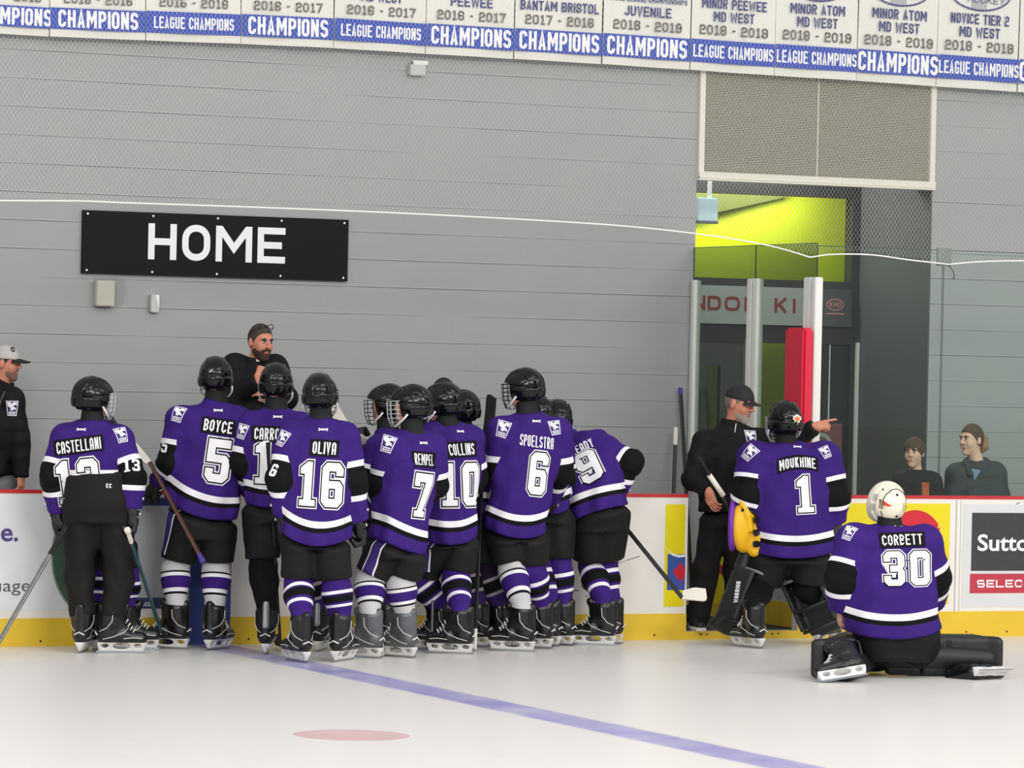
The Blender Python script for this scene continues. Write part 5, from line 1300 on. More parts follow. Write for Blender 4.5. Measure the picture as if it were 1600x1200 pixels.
PD = player('person in dark helmet between players 10 and 6, facing left',
    dict(hd=(720, 640, .1), nk=(722, 676, .1), sL=(703, 695), sR=(742, 690, .12), eL=(695, 750, .04), eR=(752, 742, .04), wL=(704, 782, .08), wR=(738, 775, .08), pv=(735, 805), hL=(726, 815), hR=(752, 818), kL=(735, 892), kR=(762, 895)),
    [(733, 1011, -75), (768, 1011, -75)], -50, (700, 798), (762, 802), sock=SOCKC, jk=dict(cw=.18, dep=.14), pk=dict(rt=.125, wa=.19), hk=dict(sc=.98, strap=True))

P10 = player('person in purple jersey numbered 10, looking left beside player numbered 7',
    dict(hd=(691, 630), nk=(701, 667), sL=(678, 680, -.02), sR=(734, 686, .06), eL=(667, 745, .1), wL=(652, 765, .3), eR=(742, 746, .12), wR=(722, 780, .3), pv=(705, 828), hL=(688, 840), hR=(724, 842), kL=(658, 908, .12), kR=(712, 905, .0)),
    [(676, 1016, -80), (706, 1022, -78)], -66, (664, 846), (741, 840), sock=SOCKA, jk=dict(cw=.19, curve=.03), pk=dict(rt=.122, wa=.195), hk=dict(sticker=[(52, -8, .013)]))
P10.number('10', 722, 757, .285, .78); P10.nameplate('COLLINS', 721, 702, .185, .078, rot=2); P10.patch(719, 674, .022, kind='mark')
P10.patch(666, 862, (.075, .28), -14, 'panel', b=P10.pb, par=P10.po)

P7 = player('person in purple jersey numbered 7 with grey skates, looking left',
    dict(hd=(641, 634), nk=(645, 676), sL=(606, 698, -.06), sR=(677, 698, .1), eL=(596, 758, -.03), wL=(582, 785, .14), eR=(680, 758, .15), wR=(650, 790, .35), pv=(622, 842), hL=(602, 855), hR=(645, 858), kL=(577, 910, .0), kR=(626, 912, .02)),
    [(566, 1028, -62), (621, 1027, -55)], -82, (576, 838), (662, 866), sock=SOCKB, boots=BOOTS, jk=dict(cw=.20, dep=.16, curve=.02), pk=dict(rt=.122, rk=.115, wa=.20), hk=dict(cage=WIREW, sticker=[(30, 32, .011), (-38, 40, .014)]))
P7.number('7', 660, 774, .285, .8, rot=0); P7.nameplate('REMPEL', 663, 718, .155, .072, rot=2); P7.patch(662, 692, .024, kind='mark'); P7.patch(606, 693, .115, -16)
P7.patch(584, 868, (.09, .26), -20, 'panel', b=P7.pb, par=P7.po)

PF = player('person in purple jersey between players 6 and 9, head hidden',
    dict(hd=(838, 648, .05), nk=(845, 676, .02), sL=(826, 694), sR=(876, 698), eL=(822, 745), eR=(880, 746), wL=(832, 785, .04), wR=(872, 785, .04), pv=(858, 790), hL=(842, 800), hR=(872, 803), kL=(848, 888), kR=(873, 890)),
    [(846, 1009, -62), (868, 1008, -58)], -30, (830, 790), (888, 797), sock=SOCKA, boots=BOOT, jk=dict(cw=.17, hdep=.15, dep=.13), pk=dict(rt=.122, rk=.11, wa=.185), hk=dict(sc=.97))

P6 = player('person in purple jersey numbered 6, tallest in the right half of the group',
    dict(hd=(818, 607), nk=(826, 648), sL=(783, 672, -.03), sR=(873, 674, .05), eL=(779, 738, -.02), wL=(760, 738, .24), eR=(876, 735, .10), wR=(862, 775, .3), pv=(808, 822), hL=(786, 832), hR=(832, 834), kL=(800, 890, .0), kR=(832, 892, .04)),
    [(803, 1018, -76), (832, 1013, -70)], -62, (757, 824), (852, 832), sock={'L': SOCKB, 'R': SOCKA}, jk=dict(cw=.215, curve=.05), pk=dict(rt=.125, rk=.115, wa=.215), hk=dict(sticker=[(60, -14, .011)]))
P6.number('6', 841, 740, .285, .75); P6.nameplate('SPOELSTRA', 839, 690, .24, .078, rot=-1, plate=False); P6.patch(838, 658, .024, kind='mark'); P6.patch(786, 670, .115, -16); P6.patch(867, 668, .10, 12)

P9 = player('person in purple jersey numbered 9 bending over the boards, right end of the row',
    dict(hd=(868, 656, .32), nk=(888, 690, .26), sL=(882, 706, .2), sR=(946, 702, .12), eL=(868, 700, .42), wL=(850, 668, .30), eR=(986, 722, .02), wR=(964, 766, .10), pv=(935, 792, -.04), hL=(918, 806, -.02), hR=(952, 804), kL=(925, 888, .10), kR=(944, 886, .12)),
    [(930, 1009, -80), (941, 1006, -80)], -20, (891, 814, -.02), (982, 792, -.02), pitch=-22, roll=-14, sock=SOCKA, jk=dict(cw=.20, hdep=.18, dep=.16, curve=-.02, hang=True), pk=dict(rt=.155, rk=.125, wa=.205, wd=.17), gl='R', hands={'L': ('rest', VR*.6-VD*.3-UP*.5, UP*.7-VD*.5, False)}, hk=dict(sticker=None))
P9.number('9', 919, 728, .25, 1.05, rot=2); P9.nameplate('CREADY', 906, 701, .20, .07, rot=2, plate=False); P9.patch(887, 682, .022, kind='mark')

# ------------------------------------------------------------------ goalies
GBLK = mat('goalie_pad_black', (26, 26, 28), 0.5, bump=0.25, bscale=14); GGRY = mat('pad_strap_grey', (120, 120, 122), 0.6); GYEL = mat('glove_yellow', (236, 182, 22), 0.5, bump=0.15, bscale=20); GPUR = mat('glove_purple', (110, 40, 160), 0.5)
P1 = player('person in black helmet and goalie gear, purple jersey numbered 1, standing at the bench gate',
    dict(hd=(1226, 659), nk=(1229, 697), sL=(1178, 716), sR=(1288, 716), eL=(1168, 776, -.05), wL=(1160, 800, -.02), eR=(1303, 778, -.02), wR=(1303, 808, .03), pv=(1238, 850), hL=(1205, 865), hR=(1270, 865), kL=(1186, 916, .05), kR=(1262, 916, .05)),
    [(1170, 1012, -38), (1290, 1006, 35)], -14, (1174, 862), (1303, 862), sock=None, jk=dict(cw=.285, hdep=.21, dep=.19, sl=(.125, .112, .088), curve=.04, yoke=.09), pk=dict(wa=.27, wd=.19, rt=.155, rk=.145, end=.85), gl='R', gk=dict(M=mat('glove_brown', (70, 60, 56), 0.6)), hk=dict(sc=1.06, sticker=None, cage=WIREW))
P1.socks(SOCKK, (.105, .10, .066))
P1.number('1', 1258, 772, .255, .95); P1.nameplate('MOUKHINE', 1246, 722, .255, .072, arch=.02); P1.patch(1246, 698, .022, kind='mark'); P1.patch(1171, 707, .115, -38); P1.patch(1290, 706, .09, 25)
hm = [c for c in P1.root.children if c.name.startswith('helmet')][0]
v, f = poly2d([LEAF]); v2, f2 = poly2d([LEAF], .16); a = rad(18); dd = np.array([math.sin(a), -math.cos(a), -.02]); cc = np.array([0, -.006, .012])+unit(dd)*np.array([.119, .148, .127])
flat([(v2*.030, f2, 0, 0), (v*.026, f, 1, .001)], cc+unit(dd)*.004, (math.cos(a), math.sin(a), 0), (0, 0, 1), (math.sin(a), -math.cos(a), 0), 'leaf_decal', [WHT_M, mat('decal_orange', (232, 120, 52), 0.4)], hm)
def leg_pad(P, side, knee, ank, face, top_ext=.22, bot_ext=.13, wid=.145, dep=.05, inner=None, txt=None):
    """one goalie leg pad: a long padded slab in front of the shin with rolls, calf wings and straps"""
    knee, ank, face = [np.asarray(q, float) for q in (knee, ank, face)]
    ax = unit(knee-ank); fc = unit(face-ax*(face @ ax)); wd_ = np.cross(ax, fc); L = np.linalg.norm(knee-ank); B0 = ank-ax*bot_ext; T0 = knee+ax*top_ext; LL = np.linalg.norm(T0-B0); mid = (B0+T0)/2
    R = np.stack([wd_, fc, ax], 1)
    def fn(p):
        q = (p-mid) @ R; z = q[:, 2]; yb = .085+.03*np.clip((-z-LL*.36)/.1, 0, 1)*2; q2 = q.copy(); q2[:, 1] -= yb
        d = boxd(q2, (0, 0, 0), (wid, dep, LL/2), .035)
        for s_ in (-1, 1): d = smin(d, boxd(q, (s_*(wid-.012), .02, -.03), (.016, .085, LL*.30), .014), .015)
        d = smin(d, boxd(q, (0, .05, LL*.05), (wid*.98, .045, .10), .03), .02)
        for zz in (.10, -.02): d = smax(d, -(np.maximum(np.abs(z-zz*LL*2)-.006, .10-q[:, 1])), .006)
        return d
    lo = np.minimum(B0, T0)-.30; hi = np.maximum(B0, T0)+.30
    o, V, Q = P.sdf('leg_pad', fn, lo, hi, .0155, GBLK, P.root)
    for zz in (.16, -.06, -.22):
        c = mid+ax*zz-P.base; mb = MB(); mb.tube([c-wd_*(wid-.005)+fc*.02, c-wd_*(wid*.8)-fc*.075, c-fc*.10, c+wd_*(wid*.8)-fc*.075, c+wd_*(wid-.005)+fc*.02], .011, 6); mb.build('strap', GGRY if zz > .1 else GBLK, o, smooth=True)
    return o, R, mid, LL, bvh_of(V, Q)
fL = math.sin(rad(-38))*VR+math.cos(rad(-38))*VD; fR = math.sin(rad(35))*VR+math.cos(rad(35))*VD
o, R_, md, LL, bv = leg_pad(P1, 'L', J(1180, 905, P1.D-.02), J(1150, 984, P1.D-.06), VR*-.80+VD*.60, .20, .05, wid=.135, dep=.05)
P1.patch(1152, 925, .036, 90, 'text', b=bv, par=o, txt='WARRIOR', name='lettering')
leg_pad(P1, 'R', J(1254, 908, P1.D+.05), J(1287, 984, P1.D+.05), VR*.45+VD*.85, .18, .05)
# yellow catching glove with a purple edge, held open at the goalie's left side
cg = J(1163, 822, P1.D-.05); Rg = frame_rot(rad(-60), rad(0))
def f_catch(p):
    q = (p-cg) @ Rg
    d = ell(q, (0, .0, .0), (.15, .075, .19)); d = smax(d, -ell(q, (0, .095, .02), (.125, .09, .155)), .02)
    d = smin(d, chain(q, [(.0, -.05, .06), (.03, -.09, -.06), (0, -.08, -.17)], [.05, .055, .045], .03), .03)
    for k in range(4): d = smin(d, chain(q, [(-.09+.045*k, -.02, .17), (-.08+.04*k, -.065, .08), (-.06+.03*k, -.075, -.02)], [.022, .026, .022], .01), .012)
    return d
og, V, Q = P1.sdf('catching_glove', f_catch, cg-.27, cg+.27, .008, GYEL, P1.root)
mb = MB(); mb.tube([cg+Rg @ np.array([.15*math.sin(t), .045+.015*math.cos(2*t), .19*math.cos(t)])-P1.base for t in np.linspace(-2.6, 2.6, 26)], .022, 8); mb.build('glove_rim', GPUR, og, smooth=True)
mb = MB()
for zz in (.05, -.04, -.12): mb.obox(cg+Rg @ np.array([.01, -.115, zz])-P1.base, Rg[:, 0]*.075, Rg[:, 1]*.018, Rg[:, 2]*.022)
mb.build('wrist_straps', GLOVE, og, bevel=.008)
mb = MB(); mb.tube([cg+Rg @ np.array(q)-P1.base for q in ((-.11, -.03, .12), (-.04, -.09, .10), (.05, -.10, .02), (.09, -.07, -.08))], .016, 6); mb.build('lacing', GLOVE, og, smooth=True)

# kneeling goalie in front
P30 = Person('person in goalie gear and purple jersey numbered 30, kneeling on the ice at right', dict(hd=(1387, 786), nk=(1391, 826), sL=(1334, 846), sR=(1444, 848), eL=(1316, 905, -.05), wL=(1316, 948, .03), eR=(1458, 902, .10), wR=(1456, 940, .28), pv=(1400, 972), hL=(1375, 985), hR=(1428, 985), kL=(1362, 1036, .30), kR=(1440, 1036, .25), aL=(1318, 1040, -.25), aR=(1528, 1046, -.15)), depth(atZ(1400, 1058)), None, 'players')
P30.base = np.array([*P30.j['pv'][:2], 0.0])
P30.body(-22, 14, 0, 1.03, {'L': ('relaxed', -UP*.95+VD*.2-VR*.12, VR*-.9-VD*.2, False)}, legs=False, h=.016)
P30.top('jersey', JERSEY, (1318, 984), (1470, 984), cw=.265, dep=.19, hdep=.22, sl=(.12, .115, .092), yoke=.088, curve=.05, cuff=.01)
P30.collar(r=.08)
P30.number('30', 1418, 888, .215, 1.02); P30.nameplate('CORBETT', 1409, 843, .255, .066, rot=1); P30.patch(1402, 822, .024, kind='mark'); P30.patch(1326, 832, .10, -18)
def f_gp(p):
    J_ = P30.j; d = tube2(p, [(J_['pv']+UP*.10, .20, .13), (J_['pv']-UP*.06, .255, .18), (J_['pv']-UP*.2, .22, .16)], P30.right, P30.fwd, 2.4)
    for a in 'LR': d = smin(d, cone(p, J_['h'+a]-UP*.03, J_['k'+a]+UP*.05, .165, .13), .05)
    return smax(d, .012-p[:, 2], .02)
P30.sdf('goalie_pants', f_gp, P30.j['pv']-.55, P30.j['pv']+.55, .016, PANTS, P30.root)
def butterfly(kn, an, wid=.145):
    """pad lying on its edge on the ice, shin behind it"""
    kn, an = np.asarray(kn, float), np.asarray(an, float); kn[2] = an[2] = wid+.005; return kn, an
k30, a30 = butterfly(atZ(1392, 1056), atZ(1540, 1057), .128); nf = unit(np.cross(UP, a30-k30)); nf = nf if nf @ VD > 0 else -nf
leg_pad(P30, 'R', k30+nf*.09, a30+nf*.09, -nf, .04, .09, .128)
k31, a31 = butterfly(atZ(1352, 1052)+VD*.25, atZ(1314, 1063)+VD*0.02, .125); nf2 = unit(np.cross(UP, a31-k31)); nf2 = nf2 if nf2 @ VR < 0 else -nf2
leg_pad(P30, 'L', k31, a31, nf2+VD*.0, .04, .03, .125)
def lying_skate(P, c, toe, sole):
    toe = unit(toe); z = unit(-np.asarray(sole)+toe*(np.asarray(sole) @ toe)); x = np.cross(toe, z); R = np.stack([x, toe, z], 1)
    b = inst('skate', 'boot', BOOT, P.root, R*1.1, c-P.base); inst('blade_holder', 'holder', HOLD, b); inst('blade', 'blade', STEEL, b); inst('laces', 'laces', LACE, b)
c1 = atZ(1322, 1067)+UP*.03-VD*.02; lying_skate(P30, c1, VR*-.95-VD*.15-UP*.16, -VD*.75-UP*.55+VR*.1)
c2 = atZ(1556, 1063)+UP*.07; lying_skate(P30, c2, VR*.72+VD*.65-UP*.02, -VD*.62+UP*.22+VR*.62)
# shins lying behind the pads
def f_shin(p):
    J_ = P30.j; a = a30-nf*.02+UP*(-.02); k = k30; d = cone(p, k, a, .09, .07); d2 = cone(p, k31+VR*.1, c1+VD*.14+UP*.03, .095, .075); return smax(np.minimum(d, d2), .006-p[:, 2], .01)
P30.sdf('sock', f_shin, P30.base-[.9, .9, 0], P30.base+[1.1, 1.1, .4], .014, GBLK, P30.root)
# goalie mask: shell with a separate back plate
MASK = mat('mask_cream', (232, 224, 204), 0.3, coat=0.3)
def f_mask(q):
    d = ell(q, (0, .012, .0), (.120, .130, .135)); d = smax(d, -(q[:, 1]+.012), .004)             # front shell
    d = smin(d, ell(q, (0, .085, -.055), (.09, .08, .095)), .03)
    b = ell(q, (0, -.006, .004), (.108, .128, .126)); b = smax(b, -(q[:, 2]+.072), .012)             # back plate
    b = smax(b, -(np.maximum(np.abs(np.abs(q[:, 0])-.082)-.010, np.abs(q[:, 2]-.01)-.03)), .004)
    return np.minimum(d, b)
mk = P30.headpart('goalie_mask', f_mask, MASK, .19, .005)
mkb = BVHTree.FromPolygons([v.co for v in mk.data.vertices], [tuple(p.vertices) for p in mk.data.polygons])
def mpt(az, el, lift=.0):
    c = P30.j['hd']-P30.base; d = P30.HR @ np.array([math.sin(rad(az))*math.cos(rad(el)), -math.cos(rad(az))*math.cos(rad(el)), math.sin(rad(el))])
    h_ = mkb.ray_cast(Vector(c+d*.4), Vector(-d))[0]; return np.array(h_)+d*lift if h_ is not None else c+d*.13
def on_mask(pts, r, M, nm):
    a = np.array(pts, float); t = np.linspace(0, len(a)-1, 6*(len(a)-1)+1); k = np.arange(len(a))
    mb = MB(); mb.tube([mpt(x, y) for x, y in zip(np.interp(t, k, a[:, 0]), np.interp(t, k, a[:, 1]))], r, 6); return mb.build(nm, M, mk, smooth=True)
def mask_patch(poly, M, nm):
    v, f = poly2d([poly]); b = bmesh.new(); vs = [b.verts.new((float(p[0]), float(p[1]), 0)) for p in v]
    for q in f: b.faces.new([vs[i] for i in q])
    bmesh.ops.subdivide_edges(b, edges=list(b.edges), cuts=3, use_grid_fill=True); b.verts.index_update()
    mb = MB(); mb.add([mpt(q.co[0], q.co[1], .003) for q in b.verts], [tuple(x_.index for x_ in fc.verts) for fc in b.faces]); b.free(); return mb.build(nm, M, mk)
on_mask([(-40, -34), (-46, -10), (-46, 15), (-38, 38), (-18, 54), (10, 57), (36, 44), (52, 18), (58, -8), (54, -32)], .0036, NUMK, 'edge_line')
on_mask([(62, -30), (67, -5), (60, 20), (44, 44)], .003, mat('mask_maroon', (110, 40, 40), 0.4), 'edge_line')
mask_patch([(-44, 17), (-36, 16), (-16, 8), (-24, 5), (-43, 6)], mat('mask_orange', (222, 70, 36), 0.4), 'orange_flash')
mask_patch([(18, 16), (40, 12), (38, -6), (22, -8)], mat('mask_sand', (206, 190, 150), 0.4), 'sand_panel')
mask_patch([(-88, 30), (-68, 34), (-66, 14), (-84, 10)], mat('mask_grey', (170, 170, 166), .5), 'grey_facet'); mask_patch([(-92, -2), (-70, 2), (-70, -20), (-90, -22)], mat('mask_grey', (170, 170, 166), .5), 'grey_facet')
for az, el in ((-60, 52), (0, 38), (4, -22)): mask_patch([(az-4, el-3), (az+4, el-3), (az+4, el+3), (az-4, el+3)], NUMK, 'snap')
# ------------------------------------------------------------------ sticks
def at_(P, px, py, off=0.0): return J(px, py, P.D+off)
stick('grey hockey stick slanting down left from player 13, cut by the frame edge', at_(P13, 104, 822, -.1), atZ(-14, 1024), atZ(-14, 1024)-VR*.26+VD*.1, SILV, TAPEB, TAPEB)
stick('teal and black hockey stick with a white knob, right of player 13', at_(P13, 199, 828, -.30), atZ(258, 1013)+UP*.03, atZ(258, 1013)+UP*.02+VD*.26+VR*.05, TEAL, TAPEB, TAPEW, TAPEW, gl=.12)
stick('brown hockey stick held upside down by player 5, blade up at left', at_(P5, 317, 877, -.28), at_(P5, 234, 722, -.02), at_(P5, 206, 684, .02), BROWN, TAPEW, PTAPE, PTAPE, gl=.06)
stick('black hockey stick standing upright just left of player 16', at_(P15, 418, 692, -.24), atZ(438, 1017)+UP*.04, atZ(438, 1017)+UP*.03+VD*.28-VR*.03, CARBON, TAPEB, TAPEB, None)
stick('raised hockey stick with white taped blade beside the helmet of player 16', at_(PC, 572, 850, -.16), at_(PC, 553, 680, -.14), at_(PC, 521, 627, -.14), CARBON, TAPEW, TAPEB, curve=-.05, bh=.085)
stick('raised hockey stick with cream blade pointing left of player 7', at_(PC, 648, 800, .25), at_(PC, 592, 700, -.02), at_(PC, 553, 672, -.10), CARBON, TAPEW, TAPEB, curve=-.03, bh=.085)
stick('black hockey stick upright between the legs of player 7', at_(P7, 600, 800, .26), atZ(595, 1029)+UP*.03, atZ(595, 1029)+UP*.02+VD*.26+VR*.03, CARBON, TAPEW, TAPEB)
stick('black hockey stick upright in front of player 10', at_(P10, 679, 800, .24), atZ(674, 1019)+UP*.03, atZ(674, 1019)+UP*.02+VD*.26-VR*.03, CARBON, TAPEB, TAPEB)
stick('black hockey stick held upside down left of player 6, blade up', atZ(741, 1018)+UP*.015, at_(P6, 756, 680, .08), at_(P6, 766, 617, .10), CARBON, TAPEB, TAPEW, None, gl=.14, bh=.10)
stick('black hockey stick with white taped blade pointing right of player 9', at_(P9, 950, 790, .30), at_(P9, 1066, 934, -.10), at_(P9, 1103, 936, -.14), CARBON, TAPEW, TAPEB, bh=.085, bt=.008)
g = stick('goalie stick with black grip and white shaft held by goalie 1', at_(P1, 1091, 712, -.30), at_(P1, 1172, 850, .05), at_(P1, 1172, 850, .05)+VD*.20-UP*.04+VR*.03, CARBON, TAPEW, TAPEB, None, gl=.19)
for c in g.children:
    if c.name.startswith('grip'):
        a0, b0 = at_(P1, 1108, 742, -.23), at_(P1, 1130, 774, -.155); MB().tube([a0-np.array(g.location), b0-np.array(g.location)], .019, 8).build('white_section', TAPEW, g, smooth=True)
b1 = atY(1063, 606, YW-.05); stick('black hockey stick with purple end leaning on the wall, left of the gate', b1, np.array([b1[0]-.03, YW-.40, .09]), np.array([b1[0]-.30, YW-.42, .08]), CARBON, TAPEB, PTAPE, None, gl=.05)
b2 = atY(1056, 668, YW-.16); stick('black hockey stick with white taped end leaning on the wall', b2, np.array([b2[0]-.22, YW-.55, .09]), np.array([b2[0]-.46, YW-.5, .08]), CARBON, TAPEB, TAPEW, None, gl=.14)

# ------------------------------------------------------------------ coaches
HAIRD = mat('hair_dark', (44, 34, 30), 0.7, bump=0.4, bscale=140); HAIRB = mat('hair_brown', (84, 60, 46), 0.7, bump=0.4, bscale=120); BEARD = mat('beard_brown', (58, 42, 34), 0.8, bump=0.4, bscale=160); BEARDG = mat('beard_grey', (160, 146, 134), 0.8, bump=0.4, bscale=160); HAIRL = mat('hair_light_brown', (150, 120, 84), 0.6, bump=0.4, bscale=90)
def short_hair(P, M, front=.062, t=.006, back=-.06):
    def f(q):
        d = ell(q, (0, -.010, .022), (.077+t, .097+t, .103+t)); ln = np.interp(q[:, 1], [-.12, -.02, .02, .06, .1], [back, back+.01, -.0, front, front+.015])
        return smax(d, ln-q[:, 2], .006)
    return P.headpart('hair', f, M, .15, .0045)
def beard(P, M, t=.006, top=-.03, name='beard'):
    def f(q):
        d = ell(q, (0, .022, -.055), (.058+t, .070+t, .072+t)); d = smin(d, ell(q, (0, .070, -.106), (.026+t, .022+t, .022+t)), .025)
        d = smin(d, cone(q, (-.026, .084, -.047), (.026, .084, -.047), .009, .009), .01)
        d = smax(d, q[:, 2]-np.interp(q[:, 1], [-.05, .03, .07, .1], [-.01, -.03, -.042, -.040]), .006); d = smax(d, -ell(q, (0, .10, -.0645), (.023, .03, .008)), .004)
        return smax(d, -.03-q[:, 1], .01)
    return P.headpart(name, f, M, .17, .0045)
def brows(P, M):
    P.headpart('eyebrows', lambda q: np.minimum(chain(q, [(-.048, .082, .024), (-.032, .0915, .029), (-.015, .094, .025)], [.004, .0048, .0045]), chain(q, [(.048, .082, .024), (.032, .0915, .029), (.015, .094, .025)], [.004, .0048, .0045])), M, .13, .0035)
def shoes(P, yaws, M, sole):
    for a, yw in zip('LR', yaws):
        c = P.j['a'+a].copy(); c[2] = P.base[2]; R = frame_rot(rad(yw))
        def f(p):
            q = (p-c) @ R; d = chain(q, [(0, -.06, .05), (0, .06, .045), (0, .16, .036)], [.046, .046, .036], .02); d = smin(d, cone(q, (0, -.03, .05), (0, -.03, .11), .045, .05), .02); return smax(d, .022-q[:, 2], .006)
        o, V, Q = P.sdf('shoe', f, c-.28, c+.28, .008, M, P.root)
        def f2(p):
            q = (p-c) @ R; return np.maximum(np.abs(q[:, 2]-.014)-.014, chain(q*[1, 1, 0], [(0, -.06, 0), (0, .06, 0), (0, .16, 0)], [.047, .049, .040], .02))
        P.sdf('sole', f2, c-.28, c+.28, .007, sole, o)
def jacket_collar(P, M, r=.082, hgt=.062, open_=True):
    J_ = P.j; a = J_['nk']-P.up*.05; b = J_['nk']+P.up*hgt*.6+P.HR[:, 1]*.008; R = P.HR
    def f(p):
        d = np.abs(cone(p, a, b, r*1.12, r)+.006)-.006; d = smax(d, (p-b) @ unit(b-a), .006); d = smax(d, (a-p) @ unit(b-a), .004)
        q = (p-J_['nk'])
        return smax(d, -cone(p, J_['nk']+P.front*.10-P.up*.05, J_['nk']+P.front*.09+P.up*.14, .012, .06), .006) if open_ else d
    P.sdf('collar', f, np.minimum(a, b)-.16, np.maximum(a, b)+.16, .0065, M, P.root)
def zipper(P, pts, M=None, r=.0035):
    W_ = []
    for px, py in pts:
        o, n = hit(P.jb, px, py)
        if o is not None: W_.append(o+n*.003-P.base)
    if len(W_) > 1: MB().tube(W_, r, 5).build('zipper', M or SILV, P.jo, smooth=True)
TRG = mat('grey_trousers', (112, 112, 114), 0.75, bump=0.2, bscale=20)

# coach in the grey cap at the left edge, on the walkway
LC = Person('person in grey cap and black jacket at the left edge behind the boards', dict(hd=(9, 567), nk=(2, 603), sL=(-44, 625), sR=(18, 624, -.10), eL=(-58, 692), eR=(31, 690, -.12), wL=(-46, 745), wR=(33, 740, -.14), pv=(-10, 760), hL=(-28, 775), hR=(8, 775), kL=(-28, 870), kR=(8, 870), aL=(-28, 915), aR=(10, 915)), depth(atY(5, 760, 1.55)), skin=SKINR, floor=.30)
for k in ('aL', 'aR'): LC.j[k][2] = .39
LC.body(98, -4, 0, .97, {'R': ('relaxed', -UP*.98+VR*.03-VD*.1, VR*.9-VD*.3, True)}, face=True)
LC.front = -LC.fwd*.7+VR*.6
LC.top('jacket', JACKET, (-52, 752), (22, 742), cw=.21, curve=0.02, sl=(.088, .075, .056), fold=.8)
LC.pants(TRG, 'long', rt=.11, rk=.085, ra=.075, name='trousers'); jacket_collar(LC, JACKET); shoes(LC, (120, 100), mat('shoe_black', (20, 20, 21), .5), TAPEW)
CAPG = mat('cap_grey', (186, 182, 178), 0.75, bump=0.2, bscale=60)
c = cap(LC, CAPG, mat('brim_black', (22, 21, 22), 0.7), bl=.10); short_hair(LC, HAIRD, .05, .003); beard(LC, mat('beard_stubble', (120, 92, 78), .8), .003); brows(LC, HAIRD)
LC.patch(19, 638, .105, 0, 'crest'); zipper(LC, [(8, 612), (3, 622), (0, 632), (-2, 650)])
o, n_ = hit(bvh_of(np.array([v.co for v in c.data.vertices])+LC.base, [tuple(p.vertices) for p in c.data.polygons]), 21, 550)
if o is not None:
    v, f = caps2d('C', .03, .04, .22, 4); u2 = unit(UP-n_*(UP @ n_)); flat([(v, f, 0, .003)], o-LC.base, np.cross(u2, n_), u2, n_, 'cap_letter', [NUMK], c)

# bearded coach on the bench, hand at his chin
MB_ = empty('team_bench', (atY(400, 800, .75)[0], .78, .06), 'long bench behind the boards under the bearded coach', 'bench')
bx = MB_.location; MB().box((-5.5, -.19, .37), (0.95, .19, .41)).build('seat', mat('bench_wood', (150, 120, 84), .5), MB_)
for q in (-5.2, -2.6, -.9, .8): MB().box((q-.03, -.15, 0), (q+.03, .15, .37)).build('leg', SILV, MB_)
C1 = Person('person with dark beard and black jacket, hand on chin, standing behind the boards', dict(hd=(407, 534), nk=(397, 566, .03), sL=(367, 572, .03), sR=(430, 574, .06), eL=(360, 628, -.04), eR=(446, 622, .02), wL=(402, 596, -.20), wR=(428, 613, -.17), pv=(397, 690), hL=(382, 700), hR=(414, 700), kL=(380, 800), kR=(416, 800), aL=(378, 875), aR=(418, 875)), depth(atY(397, 690, .78)), skin=SKINR, floor=.47)
for k in ('aL', 'aR'): C1.j[k][2] = .56
C1.j['wL'] = J(404, 594, C1.D-.20)
C1.body(142, -8, 0, 1.0, {'L': ('fist', UP*.75+VR*.28+VD*.1, VR*.35-VD*.9+UP*.1, False), 'R': ('relaxed', -VR*.9-VD*.1+UP*.1, UP*.3-VD*.8, True)}, face=True)
C1.front = -C1.fwd*.9+VR*.4
C1.top('jacket', NAVYJ, (360, 705), (436, 705), cw=.215, dep=.14, curve=0.0, sl=(.094, .08, .058), fold=.8, cuff=.0)
C1.pants(TRACK, 'long', rt=.11, rk=.085, ra=.07, name='trousers'); jacket_collar(C1, NAVYJ, .084); shoes(C1, (160, 170), mat('shoe_black', (20, 20, 21), .5), TAPEW)
short_hair(C1, mat('hair_cropped', (62, 50, 44), .75, bump=.3, bscale=160), .062, .004); beard(C1, BEARD, .007); brows(C1, HAIRD)
C1.sdf('undershirt', lambda p: smax(cone(p, C1.j['nk']-C1.up*.05, C1.j['nk']+C1.up*.012+C1.front*.012, .074, .068), (p-C1.j['nk']-C1.up*.012) @ C1.up, .006), C1.j['nk']-.16, C1.j['nk']+.16, .007, WHITE, C1.root)
# dark glasses pushed up on the hair
gl = MB(); g_ = lambda x, y, z: C1.j['hd']+C1.HR @ np.array([x, y, z])-C1.base
for sd in (-1, 1):
    gl.tube([g_(sd*(.034+.026*math.cos(t)), .052+.012*math.sin(t), .118+.016*math.sin(t)-abs(.03*math.cos(t))*.25) for t in np.linspace(0, 6.28, 16)], .003, 5, closed=False)
    gl.tube([g_(sd*.062, .05, .112), g_(sd*.082, .0, .075), g_(sd*.084, -.04, .04)], .0028, 5)
gl.tube([g_(-.01, .055, .122), g_(.01, .055, .122)], .003, 5); gl.build('eyeglasses', mat('glasses_dark', (30, 30, 32), .3), C1.root, smooth=True)

